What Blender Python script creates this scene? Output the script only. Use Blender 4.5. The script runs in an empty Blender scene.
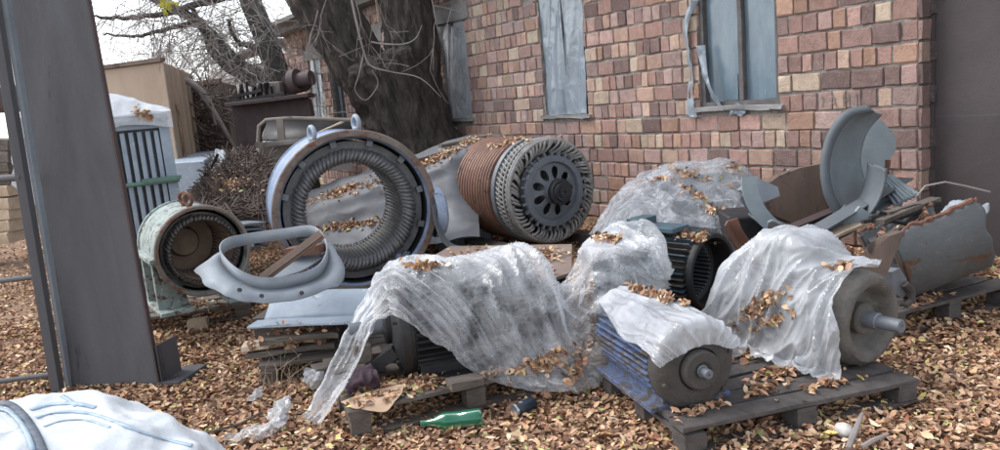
import bpy, math, random
import numpy as np
from mathutils import Vector, noise
from mathutils.bvhtree import BVHTree
random.seed(7); rng = np.random.default_rng(7)
S = bpy.context.scene
PI = math.pi
# ---------------------------------------------------------------- camera
FOC = 750.0; PITCH = math.radians(9.46); ROLL = math.radians(5.1); CAMH = 1.5
Fw = np.array([0, math.cos(PITCH), -math.sin(PITCH)])
U0 = np.array([0, math.sin(PITCH), math.cos(PITCH)]); R0 = np.array([1., 0, 0])
Rt = math.cos(ROLL)*R0 - math.sin(ROLL)*U0
Up = math.sin(ROLL)*R0 + math.cos(ROLL)*U0
CAM = np.array([0, 0, CAMH])
cd = bpy.data.cameras.new('camera'); cam = bpy.data.objects.new('camera', cd); S.collection.objects.link(cam)
from mathutils import Matrix
M = Matrix(((Rt[0], Up[0], -Fw[0], 0), (Rt[1], Up[1], -Fw[1], 0), (Rt[2], Up[2], -Fw[2], CAMH), (0, 0, 0, 1)))
cam.matrix_world = M
cd.sensor_width = 36; cd.lens = 36*FOC/1000; cd.clip_start = .05; cd.clip_end = 600
S.camera = cam
# ---------------------------------------------------------------- light
W = bpy.data.worlds.new('World'); S.world = W; W.use_nodes = True
nt = W.node_tree; bg = nt.nodes['Background']
sky = nt.nodes.new('ShaderNodeTexSky'); sky.sky_type = 'NISHITA'; sky.sun_disc = False
SUN_EL, SUN_AZ = math.radians(52), math.radians(-75)      # azimuth measured clockwise from +Y
sky.sun_elevation = SUN_EL; sky.sun_rotation = SUN_AZ
sky.air_density = 1.0; sky.dust_density = 1.2; sky.ozone_density = 1.0
hsv = nt.nodes.new('ShaderNodeHueSaturation'); hsv.inputs['Saturation'].default_value = .28   # cloud cover greys the blue sky
nt.links.new(sky.outputs[0], hsv.inputs['Color']); nt.links.new(hsv.outputs[0], bg.inputs[0]); bg.inputs[1].default_value = .15
sd = bpy.data.lights.new('sun', 'SUN'); sd.energy = .85; sd.angle = math.radians(28); sd.color = (1, .97, .93)
so = bpy.data.objects.new('sun', sd); S.collection.objects.link(so)
sv = Vector((math.sin(SUN_AZ)*math.cos(SUN_EL), math.cos(SUN_AZ)*math.cos(SUN_EL), math.sin(SUN_EL)))
so.rotation_euler = sv.to_track_quat('Z', 'Y').to_euler()
S.view_settings.view_transform = 'Standard'; S.view_settings.look = 'None'
S.view_settings.exposure = 1.42; S.view_settings.gamma = 1; S.view_settings.use_curve_mapping = False
S.cycles.max_bounces = 6; S.cycles.transparent_max_bounces = 12; S.cycles.use_denoising = True

# ---------------------------------------------------------------- pixel helpers (photograph pixel -> place in the yard)
def ray(x, y): return Fw + (x-500)/FOC*Rt - (y-225)/FOC*Up
def G(x, y, z=0.):
    d = ray(x, y); return CAM + d*(z-CAMH)/d[2]
def D(x, y, Y):
    d = ray(x, y); return CAM + d*Y/d[1]
def nrm(v): v = np.asarray(v, float); return v/np.linalg.norm(v)
Z = np.array([0, 0, 1.])
def away(az): a = math.radians(az); return np.array([-math.sin(a), math.cos(a), 0])
def right(az): a = math.radians(az); return np.array([math.cos(a), math.sin(a), 0])

# ---------------------------------------------------------------- mesh helpers
class MB:
    def __init__(s): s.v = []; s.f = []; s.n = 0; s.c = []
    def add(s, vs, fs, col=None):
        vs = [tuple(float(t) for t in q) for q in vs]
        s.v += vs; s.f += [tuple(i+s.n for i in q) for q in fs]; s.n += len(vs)
        s.c += [col or (1, 1, 1)]*len(vs)
    def grid(s, P, cu=False, cv=False, col=None):
        nu, nv = P.shape[:2]; fs = []
        for i in range(nu if cu else nu-1):
            for j in range(nv if cv else nv-1):
                a, b = (i+1) % nu, (j+1) % nv
                fs.append((i*nv+j, a*nv+j, a*nv+b, i*nv+b))
        s.add(P.reshape(-1, 3), fs, col)
    def box(s, c, sz, ax=None, jit=0, col=None):
        c = np.asarray(c, float); ax = ax if ax is not None else (R0, np.array([0, 1., 0]), Z)
        vs = []
        for i in (-1, 1):
            for j in (-1, 1):
                for k in (-1, 1):
                    vs.append(c + ax[0]*i*sz[0]/2 + ax[1]*j*sz[1]/2 + ax[2]*k*sz[2]/2 + (rng.normal(0, jit, 3) if jit else 0))
        s.add(vs, [(0, 1, 3, 2), (4, 6, 7, 5), (0, 4, 5, 1), (2, 3, 7, 6), (0, 2, 6, 4), (1, 5, 7, 3)], col)
    def beam(s, p0, p1, w, h, up=Z, col=None, jit=0):
        p0 = np.asarray(p0, float); p1 = np.asarray(p1, float); d = nrm(p1-p0)
        x = nrm(np.cross(d, up)); u = np.cross(x, d)
        s.box((p0+p1)/2, (np.linalg.norm(p1-p0), w, h), (d, x, u), jit, col)
    def plank(s, p0, p1, w, h, up=Z, n=8, wob=.002):
        p0 = np.asarray(p0, float); p1 = np.asarray(p1, float); d = nrm(p1-p0)
        x = nrm(np.cross(d, up)); u = np.cross(x, d); L = []
        sec = [(-1, -1), (-.93, -1), (.93, -1), (1, -.8), (1, .8), (.93, 1), (0, 1.02), (-.93, 1), (-1, .8), (-1, -.8)][1:]
        ph = rng.uniform(0, 6)
        for i in range(n+1):
            t = i/n; b = p0+(p1-p0)*t + u*math.sin(t*4+ph)*wob*1.5
            L.append([b + x*(a*w/2+rng.normal(0, wob)) + u*(c*h/2+rng.normal(0, wob*.6)) for a, c in sec])
        s.grid(np.array(L), cv=True); m = len(sec); s.add(L[0], [tuple(range(m))]); s.add(L[-1], [tuple(reversed(range(m)))])
    def lathe(s, o, ax, prof, n=48, a0=0, a1=2*PI, ref=Z, closed=False, wob=None, col=None):
        o = np.asarray(o, float); ax = nrm(ax); x = nrm(np.cross(ax, ref)); y = np.cross(x, ax)
        full = abs(a1-a0-2*PI) < 1e-6; k = n if full else n+1; L = []
        for i in range(k):
            a = a0+(a1-a0)*i/n; r_ = x*math.cos(a)+y*math.sin(a)
            L.append([o+ax*t+r_*(r+(wob(a, t) if wob else 0)) for t, r in prof])
        s.grid(np.array(L), cu=full, cv=closed, col=col)
    def tube(s, pts, rad, n=6, caps=True, col=None):
        P = [np.asarray(p, float) for p in pts]; m = len(P)
        if np.isscalar(rad): rad = [rad]*m
        ref = None; L = []
        for i in range(m):
            d = nrm(P[min(i+1, m-1)]-P[max(i-1, 0)]+1e-9)
            if ref is None: ref = np.cross(d, [.3, .2, .93]); 
            x = nrm(ref - d*(ref@d)); ref = x; y = np.cross(d, x)
            L.append([P[i]+(x*math.cos(2*PI*k/n)+y*math.sin(2*PI*k/n))*rad[i] for k in range(n)])
        s.grid(np.array(L), cv=True, col=col)
        if caps:
            s.add(L[0], [tuple(reversed(range(n)))], col); s.add(L[-1], [tuple(range(n))], col)
    def cyl(s, p0, p1, r, n=24, col=None): s.tube([p0, p1], r, n, True, col)
    def torus(s, o, ax, R, r, n=20, m=8, a0=0, a1=2*PI, ref=Z):
        prof = [(r*math.sin(2*PI*k/m), R+r*math.cos(2*PI*k/m)) for k in range(m)]
        s.lathe(o, ax, prof, n, a0, a1, ref, closed=True)
    def disc(s, o, ax, r, n=40, ref=Z):
        o = np.asarray(o, float); ax = nrm(ax); x = nrm(np.cross(ax, ref)); y = np.cross(x, ax)
        s.add([o+(x*math.cos(2*PI*k/n)+y*math.sin(2*PI*k/n))*r for k in range(n)], [tuple(range(n))])
    def sweep(s, pts, prof, up=Z, closed=False, scale=None):
        """2-D profile (side, up) swept along pts; profile closed"""
        P = [np.asarray(p, float) for p in pts]; m = len(P); L = []
        for i in range(m):
            a, b = (P[(i+1) % m], P[i-1]) if closed else (P[min(i+1, m-1)], P[max(i-1, 0)])
            d = nrm(a-b); x = nrm(np.cross(d, up)); u = np.cross(x, d); k = scale[i] if scale else 1
            L.append([P[i]+x*q[0]*k+u*q[1]*k for q in prof])
        s.grid(np.array(L), cu=closed, cv=True)
        if not closed:
            k = len(prof); s.add(L[0], [tuple(range(k))]); s.add(L[-1], [tuple(reversed(range(k)))])
    def rough(s, amp, sc, i0=0):
        for i in range(i0, s.n):
            v = Vector(s.v[i]); q = noise.noise_vector(v*sc)
            s.v[i] = tuple(v+q*amp)
    def build(s, name, mat, parent=None, smooth=True, ang=35, bevel=0, solid=0, colors=False, sub=0, **t):
        loc = np.zeros(3)
        if parent is not None:
            q = parent
            while q.parent: q = q.parent
            loc = np.array(q.location)
        else:
            V = np.array(s.v); loc = np.array([(V[:, 0].min()+V[:, 0].max())/2, (V[:, 1].min()+V[:, 1].max())/2, V[:, 2].min()])
        me = bpy.data.meshes.new(name)
        me.from_pydata((np.array(s.v)-loc).tolist(), [], s.f); me.validate()
        if colors:
            at = me.color_attributes.new('tint', 'FLOAT_COLOR', 'POINT')
            at.data.foreach_set('color', np.hstack([np.array(s.c), np.ones((s.n, 1))]).ravel())
        if smooth:
            me.polygons.foreach_set('use_smooth', [True]*len(me.polygons)); me.set_sharp_from_angle(angle=math.radians(ang))
        me.materials.append(mat); o = bpy.data.objects.new(name, me); S.collection.objects.link(o)
        if parent is not None: o.parent = parent
        else: o.location = loc
        if solid:
            m = o.modifiers.new('thick', 'SOLIDIFY'); m.thickness = solid; m.offset = 0
        if sub:
            m = o.modifiers.new('sub', 'SUBSURF'); m.levels = sub; m.render_levels = sub
        if bevel:
            m = o.modifiers.new('bevel', 'BEVEL'); m.width = bevel; m.segments = 2; m.limit_method = 'ANGLE'
        for k, v in t.items(): o[k] = v
        return o
def thing(name, loc, label, category, group=None):
    o = bpy.data.objects.new(name, None); o.empty_display_size = .1; S.collection.objects.link(o)
    o.location = tuple(float(t) for t in loc); o['label'] = label; o['category'] = category
    if group: o['group'] = group
    return o
def wverts(o):
    """world-space verts and faces of an object (modifiers left out)"""
    off = np.zeros(3); q = o
    while q: off += np.array(q.location); q = q.parent
    me = o.data; V = np.empty(len(me.vertices)*3); me.vertices.foreach_get('co', V)
    return V.reshape(-1, 3)+off, [tuple(p.vertices) for p in me.polygons]
def bvh(objs):
    V = []; Fc = []; n = 0
    for o in objs:
        v, f = wverts(o); V += v.tolist(); Fc += [tuple(i+n for i in q) for q in f]; n += len(v)
    return BVHTree.FromPolygons(V, Fc)

# ---------------------------------------------------------------- materials
def sr(r, g, b):
    f = lambda c: (c/255/12.92) if c <= 10 else ((c/255+.055)/1.055)**2.4
    return (f(r), f(g), f(b), 1)
def ramp(nt, fac, a, b, p0=.4, p1=.6):
    r = nt.nodes.new('ShaderNodeMapRange'); r.inputs[1].default_value = p0; r.inputs[2].default_value = p1
    nt.links.new(fac, r.inputs[0]); m = nt.nodes.new('ShaderNodeMix'); m.data_type = 'RGBA'
    nt.links.new(r.outputs[0], m.inputs[0])
    for k, c in ((6, a), (7, b)):
        if hasattr(c, 'is_output'): nt.links.new(c, m.inputs[k])
        else: m.inputs[k].default_value = c
    return m.outputs[2]
def coords(nt, scale=(1, 1, 1), kind='Object'):
    t = nt.nodes.new('ShaderNodeTexCoord'); m = nt.nodes.new('ShaderNodeMapping'); m.inputs['Scale'].default_value = scale
    nt.links.new(t.outputs[kind], m.inputs[0]); return m.outputs[0]
def nz(nt, co, sc, det=6, rough=.6, dist=0):
    n = nt.nodes.new('ShaderNodeTexNoise'); n.inputs['Scale'].default_value = sc; n.inputs['Detail'].default_value = det
    n.inputs['Roughness'].default_value = rough; n.inputs['Distortion'].default_value = dist
    nt.links.new(co, n.inputs['Vector']); return n.outputs['Fac']
def mat(name, c1, c2=None, rust=None, amt=.5, sc=4, stretch=(1, 1, 1), rough=.7, metal=0, bump=.3, bsc=40, dust=None, damt=.55, tint=False, spots=None, spec=None, bd=.01):
    """weathered surface: c1/c2 mottled, rust patches past the amt threshold, dust speckle"""
    m = bpy.data.materials.new(name); m.use_nodes = True; nt = m.node_tree; b = nt.nodes['Principled BSDF']
    co = coords(nt, stretch); c2 = c2 or tuple(t*.75 for t in c1[:3])+(1,)
    n1 = nz(nt, co, sc, 8, .65, .4); n2 = nz(nt, co, bsc, 6, .7)
    if tint:
        a = nt.nodes.new('ShaderNodeAttribute'); a.attribute_name = 'tint'
        mx = nt.nodes.new('ShaderNodeMix'); mx.data_type = 'RGBA'; mx.blend_type = 'MULTIPLY'; mx.inputs[0].default_value = 1
        nt.links.new(a.outputs['Color'], mx.inputs[6]); nt.links.new(ramp(nt, n1, c1, c2, .3, .7), mx.inputs[7]); col = mx.outputs[2]
    else: col = ramp(nt, n1, c1, c2, .3, .7)
    col = ramp(nt, n2, col, tuple(t*.72 for t in c1[:3])+(1,) if not tint else col, .55, .8)
    if rust:
        n3 = nz(nt, co, sc*1.7, 10, .7, .6); n4 = nz(nt, co, sc*9, 5, .7)
        rc = ramp(nt, n4, rust, tuple(t*.45 for t in rust[:3])+(1,), .35, .65)
        col = ramp(nt, n3, col, rc, amt, amt+.05)
    if spots:
        col = ramp(nt, nz(nt, co, sc*5, 4, .8), col, spots, .6, .66)
    if dust:
        col = ramp(nt, nz(nt, co, sc*3, 9, .75), col, dust, damt, damt+.12)
    nt.links.new(col, b.inputs['Base Color'])
    rr = nt.nodes.new('ShaderNodeMapRange'); rr.inputs[3].default_value = max(0, rough-.15); rr.inputs[4].default_value = min(1, rough+.15)
    nt.links.new(n1, rr.inputs[0]); nt.links.new(rr.outputs[0], b.inputs['Roughness'])
    b.inputs['Metallic'].default_value = metal
    if spec is not None: b.inputs['Specular IOR Level'].default_value = spec
    if bump:
        bp = nt.nodes.new('ShaderNodeBump'); bp.inputs['Strength'].default_value = bump; bp.inputs['Distance'].default_value = bd
        ad = nt.nodes.new('ShaderNodeMath'); nt.links.new(n1, ad.inputs[0]); nt.links.new(n2, ad.inputs[1])
        nt.links.new(ad.outputs[0], bp.inputs['Height']); nt.links.new(bp.outputs[0], b.inputs['Normal'])
    return m
RUST = sr(112, 72, 52); DUST = sr(128, 116, 104)
m_ground = mat('leafy_soil', sr(116, 90, 70), sr(150, 122, 96), sc=9, rough=.95, bump=.9, bsc=60, dust=sr(80, 64, 56), damt=.52)
m_brick = mat('brick', (.95, .95, .97, 1), (.62, .6, .62, 1), sc=14, rough=.95, bump=.9, bsc=70, tint=True, dust=sr(158, 148, 138), damt=.57, bd=.02)
m_mortar = mat('mortar', sr(156, 150, 143), sr(96, 90, 86), sc=12, rough=1, bump=1, bsc=50)
m_conc = mat('concrete', sr(140, 138, 136), sr(112, 110, 110), sc=6, rough=.95, bump=.6, dust=sr(90, 86, 84), damt=.6)
m_gate = mat('gate_paint', sr(72, 64, 65), sr(62, 56, 57), rust=sr(92, 74, 68), amt=.66, sc=2.5, rough=.7, bump=.25, bsc=60, dust=sr(110, 104, 106), damt=.68)
m_pillar = mat('pillar_paint', sr(84, 84, 88), sr(66, 65, 67), rust=sr(58, 57, 61), amt=.6, sc=2.5, stretch=(1, 1, .3), rough=.75, bump=.25, bsc=60, dust=sr(98, 98, 102), damt=.68)
m_wood = mat('grey_wood', sr(112, 104, 96), sr(80, 72, 66), sc=5, stretch=(1, 6, 6), rough=.9, bump=.7, bsc=26, dust=sr(66, 58, 52), damt=.55)
m_woodd = mat('dark_wood', sr(90, 84, 82), sr(62, 58, 56), sc=6, stretch=(3, 3, 3), rough=.85, bump=.6, bsc=40, dust=sr(112, 104, 96), damt=.6)
m_wood2 = mat('pale_wood', sr(196, 178, 156), sr(160, 140, 118), sc=6, rough=.9, bump=.5, bsc=30)
m_bark = mat('bark', sr(88, 80, 74), sr(44, 40, 38), sc=7, stretch=(1, 1, .25), rough=1, bump=1, bsc=30, dust=sr(112, 100, 88), damt=.56, bd=.06)
m_bark2 = mat('mossy_bark', sr(84, 82, 78), sr(52, 50, 48), sc=9, rough=1, bump=.8, bsc=40, dust=sr(96, 108, 78), damt=.6)
m_twig = mat('twig', sr(150, 142, 138), sr(112, 104, 100), sc=4, rough=.9, bump=0)
m_twigd = mat('dark_twig', sr(96, 88, 84), sr(66, 60, 58), sc=4, rough=.9, bump=0)
m_blue = mat('blue_flaking_paint', sr(104, 124, 158), sr(150, 162, 180), rust=sr(88, 84, 86), amt=.6, sc=5, rough=.55, bump=.4, spots=sr(196, 204, 212))
m_pale = mat('pale_blue_paint', sr(152, 164, 176), sr(128, 140, 154), rust=sr(104, 96, 92), amt=.64, sc=4, rough=.55, bump=.3, dust=sr(200, 206, 212), damt=.6)
m_green = mat('flaking_green_white', sr(122, 142, 138), sr(158, 164, 162), rust=sr(100, 88, 80), amt=.52, sc=8, rough=.7, bump=.7, bsc=60, spots=sr(208, 210, 206))
m_rim = mat('rusty_rim', sr(128, 116, 108), sr(92, 82, 77), rust=sr(122, 84, 66), amt=.52, sc=6, rough=.7, bump=.4)
m_coil = mat('varnished_coils', sr(112, 112, 114), sr(84, 84, 86), sc=9, rough=.5, bump=.3, dust=sr(106, 104, 104), damt=.6)
m_coil_d = mat('dark_coils', sr(86, 80, 76), sr(60, 55, 53), sc=9, rough=.55, bump=.3, dust=sr(98, 90, 84), damt=.6)
m_core = mat('core_steel', sr(118, 118, 118), sr(92, 90, 90), rust=sr(104, 84, 72), amt=.62, sc=7, rough=.6, metal=.3, bump=.3)
m_core_b = mat('brown_core', sr(172, 146, 126), sr(130, 110, 98), sc=7, rough=.75, bump=.4)
m_lam = mat('rusted_laminations', sr(128, 92, 74), sr(94, 68, 56), rust=sr(70, 60, 57), amt=.56, sc=5, rough=.6, bump=.4, metal=.1)
m_steel = mat('grey_steel', sr(114, 119, 126), sr(90, 94, 100), rust=RUST, amt=.7, sc=5, rough=.5, metal=.25, bump=.3, dust=sr(126, 124, 122), damt=.64)
m_shell = mat('grey_casing_paint', sr(142, 152, 158), sr(118, 128, 134), rust=sr(112, 84, 68), amt=.7, sc=3, rough=.55, bump=.3, dust=sr(140, 146, 150), damt=.64)
m_shell_d = mat('dark_casing_paint', sr(100, 105, 110), sr(80, 85, 90), rust=sr(98, 76, 64), amt=.68, sc=3, rough=.6, bump=.3, dust=sr(104, 106, 108), damt=.64)
m_duct = mat('pale_duct_paint', sr(140, 147, 154), sr(118, 125, 132), rust=sr(120, 104, 92), amt=.72, sc=4, rough=.5, bump=.25, dust=sr(186, 190, 190), damt=.66)
m_rust = mat('rust', sr(122, 84, 66), sr(84, 62, 54), sc=9, rough=.9, bump=.7)
m_rustplate = mat('rusty_plate', sr(118, 98, 86), sr(88, 76, 70), rust=sr(70, 58, 54), amt=.56, sc=4, stretch=(1, 1, .4), rough=.8, bump=.4)
m_brown = mat('brown_frame_paint', sr(74, 58, 58), sr(58, 46, 46), rust=sr(98, 78, 68), amt=.62, sc=4, rough=.7, bump=.4)
m_tank = mat('rusty_beige_tank', sr(172, 154, 136), sr(146, 126, 108), rust=sr(128, 98, 74), amt=.58, sc=1.6, stretch=(1, 1, .4), rough=.75, bump=.3)
m_taupe = mat('taupe_panel', sr(136, 128, 120), sr(96, 90, 86), rust=sr(96, 76, 62), amt=.62, sc=2, rough=.8, bump=.3)
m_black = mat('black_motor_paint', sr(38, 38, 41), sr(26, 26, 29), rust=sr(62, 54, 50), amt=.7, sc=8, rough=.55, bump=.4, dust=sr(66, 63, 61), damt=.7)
m_bluefin = mat('dirty_blue_motor_paint', sr(68, 94, 142), sr(96, 102, 116), rust=sr(92, 84, 80), amt=.5, sc=9, rough=.8, bump=.8, bsc=60, dust=sr(128, 122, 116), damt=.56)
m_cast = mat('dirty_cast_iron', sr(78, 74, 71), sr(56, 53, 51), rust=sr(98, 82, 70), amt=.62, sc=8, rough=.9, bump=.8, bsc=60, dust=sr(112, 104, 96), damt=.6)
m_castp = mat('pale_cast_iron', sr(106, 102, 97), sr(76, 73, 70), rust=sr(98, 86, 78), amt=.6, sc=8, rough=.9, bump=.8, bsc=60, dust=sr(138, 131, 123), damt=.6)
m_teal = mat('teal_paint', sr(62, 88, 100), sr(54, 70, 80), rust=sr(84, 72, 66), amt=.6, sc=8, rough=.6, bump=.4)
m_tarp = mat('grey_tarp', sr(104, 106, 110), sr(86, 88, 92), sc=3, rough=.6, bump=.4, bsc=14, dust=sr(122, 120, 118), damt=.62)
m_stone = mat('white_stone', sr(206, 202, 196), sr(170, 166, 160), sc=12, rough=.9, bump=.5)
m_brush = mat('dry_brush', sr(118, 104, 96), sr(84, 74, 68), sc=4, rough=.9, bump=0)
m_card = mat('cardboard', sr(186, 160, 136), sr(166, 140, 116), sc=8, rough=.9, bump=.2)
m_cloth = mat('maroon_cloth', sr(66, 48, 58), sr(48, 36, 44), sc=14, rough=.95, bump=.6)
m_glassw = mat('dusty_glass', sr(112, 128, 138), sr(92, 108, 120), sc=3, stretch=(3, 3, 1), rough=.12, bump=.1, dust=sr(150, 160, 168), damt=.62)
m_frame = mat('old_window_paint', sr(100, 98, 98), sr(76, 72, 72), rust=sr(112, 88, 76), amt=.58, sc=9, rough=.85, bump=.5)
m_can = mat('can_print', sr(38, 52, 64), sr(30, 40, 48), sc=8, rough=.35, bump=.1)
m_alu = mat('bare_aluminium', sr(190, 194, 198), sr(160, 164, 168), sc=8, rough=.35, metal=.7, bump=.1)
m_white = mat('white_wall_plaster', sr(196, 192, 190), sr(160, 156, 154), sc=2, rough=.95, bump=.4, dust=sr(120, 116, 114), damt=.62)
m_wire = mat('black_wire', sr(40, 38, 40), sc=4, rough=.6, bump=0)
m_pipe_g = mat('green_pipe_paint', sr(96, 130, 116), sr(80, 104, 96), sc=6, rough=.6, bump=.2)
m_yel = mat('yellow_leaf', sr(190, 180, 70), sr(150, 150, 60), sc=9, rough=.7, bump=0)
m_bag = mat('woven_bag', sr(204, 208, 212), sr(184, 190, 196), sc=5, rough=.6, bump=.5, bsc=16)
m_bagblue = mat('bag_print', sr(146, 170, 190), sr(170, 184, 196), sc=14, rough=.6, bump=.3)
m_strap = mat('bag_strap', sr(110, 118, 128), sr(84, 92, 104), sc=30, rough=.8, bump=.5)

def film(name, a0, a1, col=(.8, .83, .87, 1), sc=7, bs=.8, rough=.32, cre=.13):
    """thin polyethylene: part see-through, creased, light passes into it"""
    m = bpy.data.materials.new(name); m.use_nodes = True; nt = m.node_tree; N = nt.nodes; b = N['Principled BSDF']
    co = coords(nt); n0 = nz(nt, coords(nt, (1, 2.2, .7)), sc*.8, 2, .4, 1.5); n1 = nz(nt, co, sc*1.5, 2, .45, 1.2); n2 = nz(nt, co, sc*3, 2, .4, 2)
    v = N.new('ShaderNodeTexVoronoi'); v.feature = 'DISTANCE_TO_EDGE'; v.inputs['Scale'].default_value = sc*.8
    wv = N.new('ShaderNodeVectorMath'); wv.operation = 'ADD'; nn = N.new('ShaderNodeTexNoise'); nn.inputs['Scale'].default_value = sc; nn.inputs['Detail'].default_value = 1
    nt.links.new(co, nn.inputs['Vector']); nt.links.new(co, wv.inputs[0]); nt.links.new(nn.outputs['Color'], wv.inputs[1]); nt.links.new(wv.outputs[0], v.inputs['Vector'])
    b.inputs['Base Color'].default_value = col; b.inputs['Roughness'].default_value = rough; b.inputs['Specular IOR Level'].default_value = 1.0; b.inputs['Coat Weight'].default_value = .6; b.inputs['Coat Roughness'].default_value = .08
    bp = N.new('ShaderNodeBump'); bp.inputs['Strength'].default_value = bs*.6; bp.inputs['Distance'].default_value = .02
    ad = N.new('ShaderNodeMath'); nt.links.new(n1, ad.inputs[0]); nt.links.new(n2, ad.inputs[1])
    mn = N.new('ShaderNodeMath'); mn.operation = 'MINIMUM'; mn.inputs[1].default_value = .05; nt.links.new(v.outputs[0], mn.inputs[0])
    m4 = N.new('ShaderNodeMath'); m4.operation = 'MULTIPLY_ADD'; m4.inputs[1].default_value = -30.0*cre; nt.links.new(mn.outputs[0], m4.inputs[0]); nt.links.new(ad.outputs[0], m4.inputs[2])
    gn = N.new('ShaderNodeMath'); gn.operation = 'MULTIPLY_ADD'; gn.inputs[1].default_value = 2.2; gn.inputs[2].default_value = 0; nt.links.new(n0, gn.inputs[0])
    g2 = N.new('ShaderNodeMath'); nt.links.new(gn.outputs[0], g2.inputs[0]); nt.links.new(m4.outputs[0], g2.inputs[1])
    nt.links.new(g2.outputs[0], bp.inputs['Height']); nt.links.new(bp.outputs[0], b.inputs['Normal']); nt.links.new(bp.outputs[0], b.inputs['Coat Normal'])
    tl = N.new('ShaderNodeBsdfTranslucent'); tl.inputs['Color'].default_value = col
    mx = N.new('ShaderNodeMixShader'); mx.inputs[0].default_value = .35
    nt.links.new(b.outputs[0], mx.inputs[1]); nt.links.new(tl.outputs[0], mx.inputs[2])
    tr = N.new('ShaderNodeBsdfTransparent'); m2 = N.new('ShaderNodeMixShader')
    rr = N.new('ShaderNodeMapRange'); rr.inputs[1].default_value = .35; rr.inputs[2].default_value = .65; rr.inputs[3].default_value = a0; rr.inputs[4].default_value = a1
    nt.links.new(nz(nt, co, sc*1.3, 4, .55, .8), rr.inputs[0])
    cz = N.new('ShaderNodeMapRange'); cz.inputs[1].default_value = .0; cz.inputs[2].default_value = .03; cz.inputs[3].default_value = cre; cz.inputs[4].default_value = 0; nt.links.new(v.outputs[0], cz.inputs[0])  # more opaque along crease lines: bright highlights painted into the film
    fr = N.new('ShaderNodeLayerWeight'); fr.inputs[0].default_value = .35; fm_ = N.new('ShaderNodeMath'); fm_.operation = 'MULTIPLY'; fm_.inputs[1].default_value = .35; nt.links.new(fr.outputs['Facing'], fm_.inputs[0])
    a1_ = N.new('ShaderNodeMath'); nt.links.new(rr.outputs[0], a1_.inputs[0]); nt.links.new(cz.outputs[0], a1_.inputs[1])
    a2_ = N.new('ShaderNodeMath'); a2_.use_clamp = True; nt.links.new(a1_.outputs[0], a2_.inputs[0]); nt.links.new(fm_.outputs[0], a2_.inputs[1]); nt.links.new(a2_.outputs[0], m2.inputs[0])
    nt.links.new(tr.outputs[0], m2.inputs[1]); nt.links.new(mx.outputs[0], m2.inputs[2])
    nt.links.new(m2.outputs[0], N['Material Output'].inputs['Surface']); return m
f_clear = film('clear_film', .03, .34, col=(.8, .82, .85, 1), rough=.15, sc=4, bs=.6, cre=.06)
f_milky = film('milky_film', .24, .54, col=(.7, .72, .75, 1), sc=3, bs=.5, rough=.2, cre=.0)
f_heap = film('crinkled_film', .12, .5, col=(.6, .62, .66, 1), sc=7, bs=1.2, rough=.2)
f_win = film('window_film', .75, .95, col=(.36, .42, .48, 1), sc=3, bs=.3, rough=.2)
m_bottle = bpy.data.materials.new('green_glass'); m_bottle.use_nodes = True
b = m_bottle.node_tree.nodes['Principled BSDF']; b.inputs['Base Color'].default_value = (.02, .2, .11, 1); b.inputs['Roughness'].default_value = .12
b.inputs['Transmission Weight'].default_value = .45
m_leaf = bpy.data.materials.new('dry_leaf'); m_leaf.use_nodes = True; nt = m_leaf.node_tree; b = nt.nodes['Principled BSDF']
a = nt.nodes.new('ShaderNodeAttribute'); a.attribute_name = 'tint'; nt.links.new(a.outputs['Color'], b.inputs['Base Color']); b.inputs['Roughness'].default_value = .75
b.inputs['Specular IOR Level'].default_value = .25

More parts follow.
